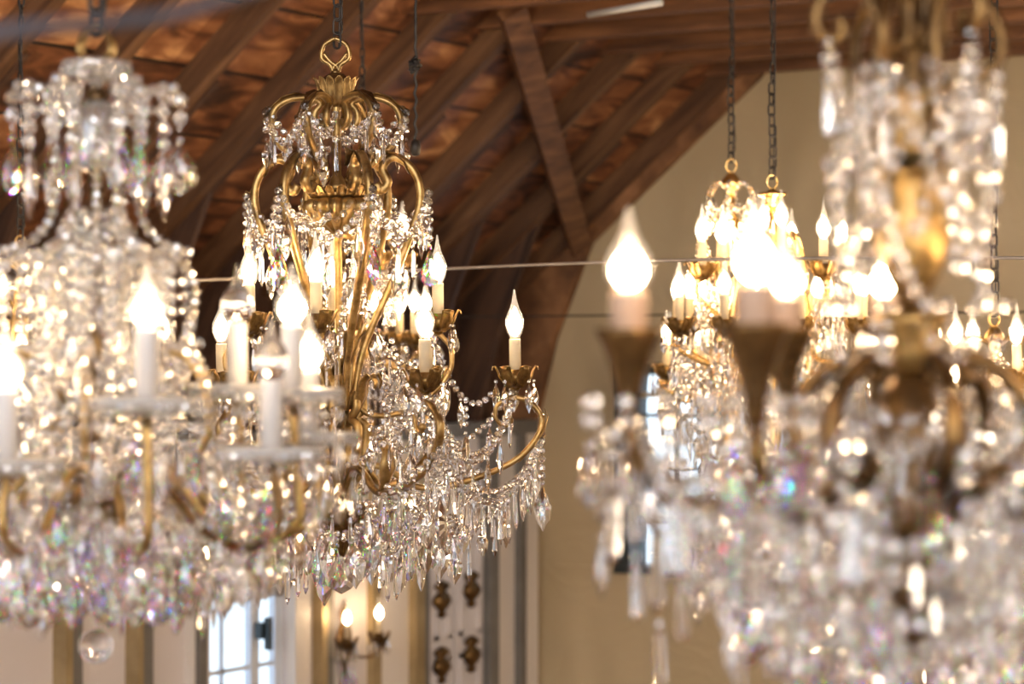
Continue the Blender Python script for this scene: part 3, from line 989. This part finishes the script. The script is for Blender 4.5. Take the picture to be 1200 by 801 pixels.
# acanthus clusters on the body
for i in range(6):
    b = MB()
    ph = 26 + 60 * i
    leaf_strip(b, [C.P(r, py, ph) for r, py in ((14, 500), (24, 485), (33, 465), (36, 448), (46, 440), (52, 448), (50, 456))], [.006, .014, .018, .017, .013, .008, .003], lobes=1, cup=.3)
    leaf_strip(b, [C.P(r, py, ph + 30) for r, py in ((10, 440), (16, 420), (24, 398), (32, 388), (38, 394))], [.005, .010, .012, .009, .003], lobes=1, cup=.3)
    C.part('acanthus_leaf', b.mesh('acanthus_leaf', M_BRASS, True))
# upper tier of candles
UP = [(8, 117, 373), (98, 115, 374), (188, 104, 376), (261, 112, 381)]
for ph, r, py in UP:
    o, pts = C.arm('upper_candle_arm', [(16, 470), (34, 486), (66, 486), (100, 470), (128, 440), (132, 412), (r + 6, 398), (r, 392)], ph, .0055, .0045, M_BRASS, 8, .15, 5)
    pos = C.P(r, py - 2, ph); pos.z = (HOR - 370) / C.S
    C.candle(o, pos, CUP, SLV, .058, BULBS[0])
    for j in range(4):
        a = j * 90 + 40
        q = pos + Vector((.036 * math.cos(math.radians(a)), .036 * math.sin(math.radians(a)), -.004))
        C.drop(q, 1, .010, 'leaf' if j % 2 else 'pear', .055)
    C.garland(pos + Vector((0, 0, -.03)), C.P(30, 330, ph + 30), .10, .0125, ['icicle', 'leaf'], 4, .06)
# six long candle arms
LOW = [(3, 206), (62, 206), (137, 213), (184, 206), (241, 206), (301, 207)]
ARMP = [(10, 575), (20, 560), (36, 546), (60, 554), (84, 570), (115, 573), (160, 562), (205, 542), (231, 515), (236, 492), (222, 474), (206, 468)]
for i, (ph, r) in enumerate(LOW):
    o, pts = C.arm('candle_arm', ARMP, ph, .0062, .0052, M_BRASS, 8, .18, 6)
    b = MB()
    b.tube(smoothp([C.P(x, y, ph) for x, y in ((206, 468), (196, 470), (184, 478), (182, 490), (188, 500), (197, 501), (200, 495))], 4), [.004] * 25, 8)
    pr = [(max(.007 * math.cos(math.radians(t)), 1e-4), .007 * math.sin(math.radians(t))) for t in range(-90, 91, 30)]
    b.lathe(pr, 10, c=tuple(C.P(199, 496, ph)))
    C.part('end_scroll', b.mesh('end_scroll', M_BRASS, True), o)
    b = MB()
    leaf_strip(b, [C.P(x, y, ph) for x, y in ((96, 574), (110, 564), (120, 545), (118, 525), (106, 512), (98, 520))], [.005, .012, .016, .014, .010, .003], lobes=1, cup=.4)
    C.part('arm_leaf', b.mesh('arm_leaf', M_BRASS, True), o); b = MB()
    leaf_strip(b, [C.P(x, y, ph) for x, y in ((208, 546), (226, 528), (240, 508), (244, 492), (240, 482))], [.003, .006, .008, .006, .002], lobes=1, cup=.3)
    C.part('arm_leaf', b.mesh('arm_leaf', M_BRASS, True), o)
    pos = C.P(r, 440, ph); pos.z = (HOR - 437) / C.S
    C.candle(o, pos, CUP, SLV, .060, BULBS[1] if ph == 137 else BULBS[0])
    for j in range(5):
        a = j * 72 + ph + 20
        q = pos + Vector((.037 * math.cos(math.radians(a)), .037 * math.sin(math.radians(a)), -.002))
        C.drop(q, 1, .0105, 'leaf', .062)
    tip = C.P(236, 492, ph)
    C.drop(tip, 8, .0135, 'leaf', .095)
    nph, nr = LOW[(i + 1) % 6]
    dph = (nph - ph) % 360
    tip2 = C.P(236, 520, ph + dph)
    tip1 = C.P(236, 520, ph)
    C.garland(tip1, C.P(26, 602, ph), .115, .0135, ['icicle', 'kite', 'leaf', 'icicle'], 2, .074, 2)
    C.garland(tip1, tip2, .10, .0135, ['icicle', 'kite', 'icicle'], 2, .068, 2)
    C.garland(C.P(160, 555, ph), C.P(160, 565, ph + dph), .085, .0130, ['leaf', 'kite', 'leaf'], 3, .082, 1)
    C.garland(C.P(115, 565, ph), C.P(100, 570, ph + dph), .09, .0130, ['icicle', 'pear', 'pear'], 4, .085, 1)
    C.garland(pos + Vector((0, 0, -.02)), C.P(60, 470, ph + dph / 2), .10, .0125, ['icicle', 'leaf'], 4, .06, 2)
    C.garland(C.P(208, 455, ph), C.P(208, 455, ph + dph), .13, .0125, ['icicle', 'kite'], 4, .06, 3)
    C.garland(C.P(112, 400, ph + 5), C.P(185, 462, ph + 12), .06, .0125, ['leaf', 'icicle'], 5, .055, 3)
    C.drop(C.P(70, 500, ph + 15), 3, .012, 'icicle', .08)
    C.drop(C.P(130, 500, ph + 25), 3, .012, 'leaf', .07)
    C.drop(C.P(150, 480, ph - 14), 3, .012, 'leaf', .065)
# hub bowl and bottom crystals
b = MB()
b.lathe([(r / C.S, (HOR - py) / C.S) for r, py in [(2, 652), (5, 645), (8, 638), (16, 630), (24, 616), (28, 604), (27, 596), (31, 591), (22, 588)]], 48, flute=14, fa=.18)
C.part('hub_bowl', b.mesh('hub_bowl', M_BRASSD, True))
for i in range(6):
    ph = 20 + 60 * i
    C.garland(C.P(30, 598, ph), C.P(30, 598, ph + 60), .014, .012)
    C.garland(C.P(22, 622, ph), C.P(22, 622, ph + 60), .012, .011)
    C.drop(C.P(24, 625, ph), 1, .011, 'leaf' if i % 2 else 'kite', .075)
C.hang('pear', C.P(24, 640, 215), .105); C.hang('pendalogue', C.P(6, 650, 260), .07); C.hang('pear', C.P(40, 612, 250), .06)
C.finish()
chain('hanging_chain', 395, 4.4, 57, 'thin dark chain holding the sharp gold brass chandelier', link_h=.030, wire=.0022)


# ================================================================== LEFT: near beaded chandelier
C = Ch('beaded_chandelier', 'blurred pale crystal-beaded chandelier with thick white candle sleeves on round glass plates', 'chandelier', 113, 2.6, 770)
D1 = .0105
M_SMALL = M_BEAD
b = MB()
for sg in (-1, 1):
    for dy in (-1, 1):
        b.tube(smoothp([C.P(sg * 3, 74), C.P(sg * 18, 62) + Vector((0, dy * .012, 0)), C.P(sg * 15, 44) + Vector((0, dy * .008, 0)), C.P(sg * 4, 34), C.P(0, 32)], 5), .0032, 8)
C.part('hanging_loop', b.mesh('hanging_loop', M_BRASS, True))
C.lathe('top_plate', [(4, 69), (30, 70), (38, 72), (39, 78), (33, 86), (20, 92), (10, 96), (6, 102)], M_MILK, 40, 20, .12)
C.beads('plate_beads', [C.P(38, 82, a) for a in range(0, 361, 10)], .011)
C.lathe('stem', [(9, 104), (14, 112), (9, 122), (12, 135), (8, 150), (8, 250), (14, 258), (8, 268), (8, 380), (16, 400), (9, 420), (9, 560), (30, 575), (38, 590), (38, 622), (28, 630), (10, 640), (6, 655)], M_BRASSD, 20)
C.lathe('glass_column', [(14, 118), (22, 128), (26, 140), (24, 190), (20, 200)], M_MILK, 24, 12, .16)
for i in range(6):
    ph = 10 + 60 * i
    prof = [(96, 112), (90, 101), (74, 100), (58, 112), (50, 135), (49, 180), (49, 235), (56, 262), (74, 282), (100, 292), (108, 294)]
    o, pts = C.arm('beaded_scroll', prof, ph, .0018, .0018, M_BRASS, 6, 0, 6)
    C.beads('bead_row', pts, .0115, M_MILK, parent=o, wire=False, gap=1.0)
    prof2 = [(30, 150), (29, 235), (38, 272), (60, 298), (88, 306)]
    o, pts2 = C.arm('inner_scroll', prof2, ph + 30, .0018, .0018, M_BRASS, 6, 0, 6)
    C.beads('bead_row', pts2, .0105, M_MILK, parent=o, wire=False, gap=1.0)
    tip = C.P(97, 116, ph)
    C.drop(tip, 2, .017, 'pear' if i % 2 else 'pendalogue', .062)
    C.drop(C.P(80, 112, ph + 10), 4, .015, 'kite', .07)
    C.drop(C.P(78, 112, ph - 12), 3, .015, 'leaf', .065)
    C.garland(C.P(36, 90, ph), C.P(92, 108, ph), .028, .0125)
    if i % 2: C.drop(C.P(36, 104, ph + 30), 3, .015, 'pear', .06)
    # arches of beads below the flare
    arch = [(44, 392), (52, 350), (64, 318), (84, 302), (106, 312), (116, 340), (112, 372)]
    o, pts3 = C.arm('beaded_arch', arch, ph + 5, .0018, .0018, M_BRASS, 6, 0, 6)
    C.beads('bead_row', pts3, .0105, M_MILK, parent=o, wire=False, gap=1.0)
    for r, pyy, nn in ((108, 296, 5), (90, 300, 6), (70, 300, 7), (52, 290, 6), (36, 262, 5)):
        C.drop(C.P(r, pyy, ph + nn * 3), nn, .0135, C.rnd.choice(['kite', 'leaf', 'icicle']), .055)
        C.drop(C.P(r * .85, pyy + 4, ph + 30 + nn * 2), nn, .013, C.rnd.choice(['kite', 'icicle']), .05)
    C.garland(C.P(30, 250, ph), C.P(30, 250, ph + 60), .01, .013)
    C.garland(C.P(40, 270, ph), C.P(40, 270, ph + 60), .01, .014, ['icicle'], 2, .06)
    C.garland(C.P(112, 372, ph + 5), C.P(112, 372, ph + 65), .05, .0125, ['kite', 'leaf'], 2, .05)
    C.garland(C.P(70, 400, ph), C.P(120, 400, ph + 60), .05, .0125, ['icicle', 'kite'], 3, .05)
    # large beaded candle-level arcs
    arc = [(40, 470), (70, 430), (100, 412), (130, 424), (150, 460), (154, 500), (140, 530)]
    o, pts4 = C.arm('beaded_arch', arc, ph + 25, .0042, .0042, M_BRASS, 6, 0, 6)
    C.beads('bead_row', [p + Vector((0, 0, .006)) for p in pts4], .0115, M_MILK, parent=o, wire=False, gap=1.0)
    for rr, py in ((60, 440), (95, 430), (125, 450), (80, 500), (110, 520), (48, 510), (150, 520)):
        C.drop(C.P(rr, py, ph + rr), C.rnd.randint(3, 6), .0135, C.rnd.choice(['kite', 'leaf', 'icicle', 'pear']), .055)
    C.garland(C.P(150, 500, ph), C.P(60, 560, ph + 30), .06, .0125, ['kite', 'leaf'], 2, .055)
# candle arms: (px, plate py, y offset)
for px, py, yo, lit, bl in ((172, 473, -.21, True, 0), (278, 456, .10, False, 0), (342, 462, -.02, True, 0), (318, 530, -.12, False, 0), (362, 513, .06, True, 0), (8, 544, -.20, True, 0), (64, 474, .20, True, 0), (-60, 480, .05, True, 0), (-110, 520, .0, True, 0), (120, 520, .23, True, 0)):
    pos = C.at(px, py, yo)
    r = math.hypot(pos.x, pos.y); ph = math.degrees(math.atan2(pos.y, pos.x)); rp = r * C.S
    zz = HOR - pos.z * C.S
    prof = [(20, 585), (34, 560), (60, 548), (rp * .45, 575), (rp * .62, 615), (rp * .85, 632), (rp * 1.02, 612), (rp * 1.04, max(580, zz + 40)), (rp, zz + 14)]
    o, pts = C.arm('candle_arm', prof, ph, .0052, .0046, M_BRASS if px != 318 else M_BRASSD, 8, 0, 6)
    parts = C.candle(o, pos, PLATE, SLVW, .074, BULBSHORT if lit else BULBOFF, lit)
    C.beads('plate_beads', [pos + Vector((.052 * math.cos(a), .052 * math.sin(a), -.002)) for a in np.linspace(0, 2 * PI, 36)], .0095, M_MILK, parent=o, wire=False, gap=1.0)
    for j in range(6):
        a = j * 60 + ph
        C.drop(pos + Vector((.05 * math.cos(math.radians(a)), .05 * math.sin(math.radians(a)), -.008)), 2, .0125, C.rnd.choice(['leaf', 'pear', 'kite']), .055)
    C.garland(pos + Vector((0, 0, -.02)), C.P(40, 560, ph + 40), .07, .0125, ['kite', 'icicle', 'pear'], 3, .055)
    C.garland(C.P(rp, 600, ph), C.P(34, 600, ph - 20), .06, .0135, ['pear', 'leaf', 'kite'], 2, .055)
for i in range(9):
    ph = 40 * i
    C.garland(C.P(200, 590, ph), C.P(200, 590, ph + 40), .03, .0135, ['pear', 'leaf', 'kite'], 2, .06)
    C.garland(C.P(150, 615, ph), C.P(40, 630, ph), .025, .013, ['pear', 'kite', 'leaf'], 3, .06)
    C.drop(C.P(110, 618, ph), 2, .014, 'pear', .065)
    C.drop(C.P(60, 625, ph + 15), 2, .014, 'pear', .065)
    C.drop(C.P(215, 580, ph + 10), 3, .014, 'leaf', .065)
C.drop(C.P(0, 655), 6, .0105, 'ball', .045)
C.finish()
chain('hanging_chain', 113, 2.6, 42, 'dark chain holding the near beaded chandelier with glass plates', link_h=.03, wire=.0028)

# ================================================================== RIGHT: nearest dark brass chandelier
C = Ch('brass_leaf_chandelier', 'nearest and most blurred chandelier, dark brass with acanthus leaves, an urn and large glowing bulbs', 'chandelier', 1070, 2.0, 840)
C.lathe('stem', [(8, -60), (14, -30), (10, -10), (12, 20), (20, 34), (10, 52), (10, 120), (20, 146), (10, 172), (9, 240), (14, 300), (18, 350), (14, 366)], M_BRASSD, 20, 10, .1)
C.lathe('urn', [(24, 364), (40, 368), (42, 376), (34, 384), (36, 412), (30, 428), (16, 440)], M_BRASS, 36, 12, .12)
C.lathe('lower_body', [(16, 436), (30, 452), (44, 476), (50, 500), (58, 520), (62, 560), (66, 600), (56, 640), (36, 660), (50, 680), (44, 710), (20, 740), (8, 770)], M_BRASSD, 36, 12, .15)
for i in range(6):
    ph = 40 + 60 * i
    # tall acanthus leaves on the body
    b = MB()
    leaf_strip(b, [C.P(r, py, ph) for r, py in ((16, 350), (30, 320), (36, 280), (34, 245), (40, 215), (54, 200), (62, 208))], [.010, .024, .030, .028, .022, .013, .004], lobes=1, cup=.35)
    leaf_strip(b, [C.P(r, py, ph + 30) for r, py in ((14, 200), (26, 175), (30, 140), (34, 110), (48, 100), (54, 108))], [.006, .014, .018, .015, .010, .003], lobes=1, cup=.35)
    C.part('acanthus_leaf', b.mesh('acanthus_leaf', M_BRASS, True))
    # top scrolls
    o, pts = C.arm('top_scroll', [(20, 60), (14, 10), (30, -20), (64, -14), (90, 10), (104, 40), (102, 70), (84, 86), (66, 72), (74, 56)] if i % 2 else
                   [(20, 270), (36, 200), (44, 110), (40, 40), (56, -6), (88, -16), (110, 4), (112, 34), (96, 48), (82, 36), (88, 22)], ph + 22, .0062, .0050, M_BRASSD, 8, .12, 6)
    t = C.P(100, 90 if i % 2 else 50, ph + 22)
    C.drop(t, 2, .013, 'prism', .05)
    C.garland(t, C.P(100, 70, ph + 82), .07, .013)
    C.garland(C.P(60, 80, ph), C.P(96, 200, ph + 30), .03, .013)
    C.garland(C.P(96, 190, ph + 10), C.P(60, 330, ph + 40), .02, .0135)
    C.garland(C.P(40, 180, ph + 10), C.P(84, 260, ph - 20), .03, .0135)
    C.garland(C.P(66, 110, ph + 40), C.P(104, 230, ph + 70), .03, .0135)
    C.garland(C.P(90, 240, ph + 20), C.P(110, 360, ph + 60), .03, .0135)
    # body scroll arms carrying the swags
    o, pts = C.arm('body_scroll', [(56, 600), (90, 560), (120, 540), (140, 510), (128, 460), (98, 432), (70, 420), (60, 436), (72, 446)], ph, .009, .0055, M_BRASSD, 8, .15, 6)
    C.drop(C.P(100, 440, ph), 3, .014, 'prism', .08)
    C.garland(C.P(132, 460, ph), C.P(132, 460, ph + 60), .05, .014, ['leaf', 'pear'], 5, .05)
    C.garland(C.P(44, 380, ph), C.P(100, 400, ph + 20), .02, .0135)
    C.garland(C.P(48, 480, ph), C.P(48, 480, ph + 60), .014, .014)
    C.garland(C.P(62, 520, ph), C.P(62, 520, ph + 60), .014, .014, ['icicle'], 2, .05)
    C.garland(C.P(70, 620, ph), C.P(70, 620, ph + 60), .02, .014, ['pear', 'leaf'], 2, .05)
    C.garland(C.P(50, 690, ph), C.P(50, 690, ph + 60), .02, .014, ['pear', 'kite'], 2, .06)
C.hang('ball', C.P(66, 484, 266), .04)
C.hang('pear', C.P(150, 545, 268), .075)
C.hang('prism', C.P(74, 480, 235), .095); C.hang('prism', C.P(74, 480, 300), .095); C.hang('prism', C.P(100, 490, 215), .09)
RA = ((737, 388, -.10, 0, 1.02), (885, 382, -.24, 0, 1.0), (921, 388, .14, 0, .95), (1035, 384, .26, 0, .9), (1230, 392, .16, 0, 1.0), (1330, 390, -.05, 0, 1.0), (1245, 400, -.22, 0, 1.1), (790, 392, .12, 1, .95))
for px, py, yo, hid, kk in RA:
    if hid: continue
    pos = C.at(px, py, yo)
    r = math.hypot(pos.x, pos.y); ph = math.degrees(math.atan2(pos.y, pos.x)); rp = r * C.S
    prof = [(56, 610), (90, 590), (rp * .5, 560), (rp * .72, 585), (rp * .9, 570), (rp * .99, 520), (rp * .98, 460), (rp, 440)]
    zc = HOR - pos.z * C.S
    prof[-1] = (rp, zc + 100 * kk)
    prof[-2] = (rp * .99, zc + 122)
    o, pts = C.arm('candle_arm', prof, ph, .0085, .0045, M_BRASSD, 8, .12, 6)
    C.candle(o, pos, CUPC, SLVP, .030, BULBSHORT, True, kk)
    for j in range(6):
        a = j * 60 + ph
        q = pos + Vector((.034 * math.cos(math.radians(a)), .034 * math.sin(math.radians(a)), -.055))
        C.drop(q, 2, .013, C.rnd.choice(['leaf', 'pear', 'kite']), .052)
    for dd in (-18, 14):
        C.drop(C.P(rp * .96, zc + 120, ph + dd), 2, .014, 'prism', .075)
    C.garland(pos + Vector((0, 0, -.07)), C.P(60, 480, ph + 20), .09, .0135, ['leaf', 'icicle', 'kite'], 3, .055)
    C.garland(C.P(rp * .95, 520, ph), C.P(70, 640, ph + 10), .09, .014, ['pear', 'leaf', 'icicle'], 4, .055)
    C.garland(C.P(rp * .80, 570, ph + 15), C.P(60, 700, ph + 10), .07, .014, ['pear', 'leaf'], 4, .055)
    C.garland(C.P(rp * .96, 500, ph), C.P(rp * .9, 500, ph + 45), .08, .014, ['prism', 'leaf', 'pear'], 4, .05)
for i in range(8):
    ph = i * 45 + 10
    C.garland(C.P(270, 600, ph), C.P(270, 600, ph + 45), .04, .014, ['icicle', 'kite', 'leaf'], 3, .05)
    C.garland(C.P(265, 560, ph), C.P(110, 660, ph + 13), .05, .014)
    C.garland(C.P(210, 670, ph), C.P(210, 670, ph + 45), .03, .014, ['pear', 'kite', 'leaf'], 3, .05)
    C.garland(C.P(250, 620, ph), C.P(150, 690, ph + 10), .03, .014)
    C.garland(C.P(150, 710, ph), C.P(150, 710, ph + 45), .025, .014, ['pear', 'kite', 'leaf'], 2, .06)
    C.garland(C.P(90, 740, ph), C.P(90, 740, ph + 45), .02, .014, ['pear', 'leaf'], 2, .055)
    C.drop(C.P(235, 560, ph + 7), 4, .0135, 'leaf', .06)
    C.drop(C.P(180, 620, ph + 4), 5, .0135, 'kite', .05)
# long prism strings at the outer left
for px, py, yo in ((705, 500, -.02), (745, 520, -.08), (800, 540, -.12), (772, 600, -.05), (865, 600, -.18), (928, 560, -.2)):
    p = C.at(px, py, yo)
    C.hang('prism', p, .082); C.hang('prism' if px > 710 else 'kite', p - Vector((0, 0, .086)), .055)
C.finish()
chain('hanging_chain', 1070, 2.0, -58, 'chain above the nearest dark brass chandelier', link_h=.03, wire=.003)


# ================================================================== chandeliers further back
def far(name, label, ax, D, top, bot, R, tiers, m, cupm, style, chainl, beaded=False, cy0=None, n_scroll=6, groups=None, cordname='hanging_chain'):
    """tiers: list of (radius px, plate py, count, phase, arm dip)"""
    C = Ch(name, label, 'chandelier', ax, D, bot)
    H = bot - top
    S = C.S
    ring(C, 'hanging_ring', top + 8, 6 / S, 8 / S, m, 1.2 / S)
    if style == 'cap':
        C.lathe('canopy_disc', [(3, top + 16), (6, top + 19), (17, top + 21), (16, top + 25), (6, top + 28), (9, top + 34), (5, top + 40)], m, 24)
    else:
        C.lathe('crown', [(2, top + 16), (5, top + 18), (9, top + 24), (11, top + 30), (6, top + 36), (4, top + 42)], m, 20, 10, .2)
    C.lathe('stem', [(3, top + 38), (4, top + 60), (8, top + 70), (10, top + H * .3), (6, top + H * .36), (4, top + H * .5), (9, top + H * .58), (13, top + H * .66), (8, top + H * .75), (16, top + H * .82), (12, top + H * .9), (3, top + H * .97), (2, bot)], m, 20, 10, .12)
    for i in range(n_scroll):
        ph = 15 + 360 * i / n_scroll
        if style == 'cap':
            o, pts = C.arm('body_scroll', [(6, top + H * .28), (16, top + H * .17), (30, top + H * .17), (42, top + H * .28), (50, top + H * .42), (44, top + H * .55), (14, top + H * .62)], ph, 4.2 / S, 3 / S, m, 8, .15, 5)
        else:
            r1 = R * .42
            o, pts = C.arm('upper_scroll', [(5, top + 38), (r1 * .5, top + 28), (r1 * .9, top + 36), (r1, top + 52), (r1 * .5, top + 78), (7, top + 92)], ph, (1.0 if beaded else 2.2) / S, (1.0 if beaded else 2) / S, m, 8, .1, 5)
            if beaded: C.beads('bead_row', pts, 5.0 / S, M_MILK, parent=o, wire=False, gap=1.3)
            o, pts = C.arm('body_scroll', [(8, top + 95), (r1 * .8, top + 82), (r1 * 1.4, top + 100), (r1 * 1.3, top + 140), (r1 * .5, top + H * .5), (8, top + H * .6)], ph + 20, (1.2 if beaded else 2.6) / S, (1.2 if beaded else 2.2) / S, m, 8, .1, 5)
            if beaded: C.beads('bead_row', pts, 5.2 / S, M_MILK, parent=o, wire=False, gap=1.3)
            t = C.P(r1, top + 45, ph)
            C.drop(t, 2, .013, 'kite', .05)
            C.garland(t, C.P(r1, top + 45, ph + 360 / n_scroll), .04, .013, ['kite', 'leaf'], 3, .045)
            C.garland(C.P(r1 * 1.4, top + 100, ph + 20), C.P(r1 * 1.4, top + 100, ph + 20 + 360 / n_scroll), .06, .013, ['icicle', 'leaf', 'kite'], 2, .055)
            C.garland(C.P(r1, top + 45, ph), C.P(r1 * 1.4, top + 96, ph + 20), .02, .013)
            C.drop(C.P(r1 * 1.4, top + 105, ph + 20), 4, .013, 'pear', .06)
    for (r, py, cnt, ph0, dip) in tiers:
        for i in range(cnt):
            ph = ph0 + 360 * i / cnt
            rb = top + H * .75
            o, pts = C.arm('candle_arm', [(8, min(rb, py + dip + 10)), (r * .35, py + dip * .8), (r * .7, py + dip), (r * 1.05, py + dip * .6), (r * 1.08, py + dip * .3), (r, py + 14)], ph, 2.8 / S, 2.2 / S, m, 8, .1, 4)
            pos = C.P(r, py, ph)
            C.candle(o, pos, cupm, SLV, .058, BULBS[0])
            for j in range(3):
                a = j * 120 + ph
                C.drop(pos + Vector((.037 * math.cos(math.radians(a)), .037 * math.sin(math.radians(a)), -.004)), 1, .012, C.rnd.choice(['leaf', 'kite']), .06)
            t = C.P(r * 1.08, py + dip * .4, ph)
            C.drop(t, 3, .013, 'leaf', .065)
            C.garland(t, C.P(r * 1.08, py + dip * .4, ph + 360 / cnt), .10, .013, ['icicle', 'kite', 'leaf'], 2, .06)
            C.garland(t, C.P(12, py + dip + 30, ph), .06, .013, ['icicle', 'kite', 'leaf'], 2, .06)
    for i in range(8):
        ph = 45 * i
        C.garland(C.P(16, top + H * .84, ph), C.P(R * .8, top + H * .74, ph), .04, .013, ['kite', 'pear'], 2, .06)
        C.drop(C.P(14, top + H * .88, ph), 2, .013, 'pear', .07)
    C.hang('ball', C.P(0, bot - 2), .055)
    C.limit = 60
    C.finish()
    chain(cordname, ax, D, cy0 if cy0 is not None else top + 5, chainl, link_h=.030, wire=.0024)
    return C


far('tiered_chandelier', 'slim far crystal chandelier with stacked candle tiers before the beige end wall', 857, 6.3, 186, 600, 70,
    [(34, 308, 5, 250, 26), (64, 378, 7, 185, 40), (80, 430, 8, 15, 40)], M_GOLD, CUP, 'crown', 'dark chain of the slim tiered chandelier before the end wall', beaded=True)
far('curved_arm_chandelier', 'far polished brass chandelier with a round cap disc and thick curved ribs', 905, 5.7, 205, 640, 110,
    [(24, 296, 2, 290, 20), (84, 312, 6, 8, 60), (112, 376, 8, 10, 50)], M_GOLD, CUP, 'cap', 'dark cord-wrapped chain above the chandelier with the cap disc')
far('brass_chandelier', 'blurred brass chandelier half hidden straight behind the sharp gold one', 424, 6.4, 195, 560, 80,
    [(48, 300, 5, 300, 30), (76, 392, 8, 12, 40)], M_BRASS, CUP, 'crown', 'dark chain just right of the sharp gold chandelier, holding the one behind it')
far('crystal_basket_chandelier', 'far chandelier on a long black chain, mostly hidden by the nearest one', 1165, 5.2, 366, 790, 120,
    [(70, 436, 6, 40, 50), (122, 480, 8, 12, 60)], M_BRASS, CUP, 'crown', 'long black open-link chain hanging before the beige wall')
far('hidden_chandelier', 'far brass chandelier glimpsed behind the near beaded one, by the panelled wall', 24, 5.4, 276, 700, 120,
    [(60, 380, 6, 20, 40), (120, 450, 8, 12, 60)], M_BRASS, CUP, 'crown', 'black chain passing behind the outer crystals of the beaded chandelier')

# ================================================================== wall sconce
def sconce(px, label):
    yc, s_ = wally(px)
    root = bpy.data.objects.new('wall_sconce', None); COL.objects.link(root)
    zc = Z((HOR - 750) / F * s_)
    root.location = (WX + .02, yc, zc)
    tag(root, label, 'wall lamp')
    b = MB(); b.lathe([(.004, -.16), (.02, -.13), (.012, -.10), (.03, -.06), (.045, -.01), (.04, .04), (.02, .08), (.03, .11), (.012, .14), (.003, .16)], 20, sx=.35, flute=8, fa=.2, c=(.012, 0, 0))
    link('back_plate', b.mesh('back_plate', M_BRASSD, True), root)
    for sg in (-1, 1):
        q = Vector((.10, sg * .105, .02))
        b = MB(); b.tube(smoothp([Vector((.015, 0, -.03)), Vector((.05, sg * .03, -.06)), Vector((.09, sg * .08, -.06)), Vector((.11, sg * .11, -.03)), q + Vector((0, 0, -.03))], 5), .005, 8)
        a = link('sconce_arm', b.mesh('sconce_arm', M_BRASSD, True), root)
        link('candle_cup', CUPD, a, q).scale = (1.15, 1.15, 1.3); link('candle_sleeve', SLV, a, q)
        link('light_bulb', BULBS[0], a, q + Vector((0, 0, .058))); link('glowing_filament', GLOW, a, q + Vector((0, 0, .058)))
        for j in range(5):
            an = j * 1.256
            o = link('crystal_pendant', PM['leaf'], a, q + Vector((.034 * math.cos(an), .034 * math.sin(an), -.01))); o.scale = (.075,) * 3
    for j in range(3):
        o = link('crystal_pendant', PM['pear'], root, (.03, (j - 1) * .03, -.10)); o.scale = (.08,) * 3
    return root
sconce(396, 'two-candle brass wall sconce with crystal drops glowing on the panelled wall')
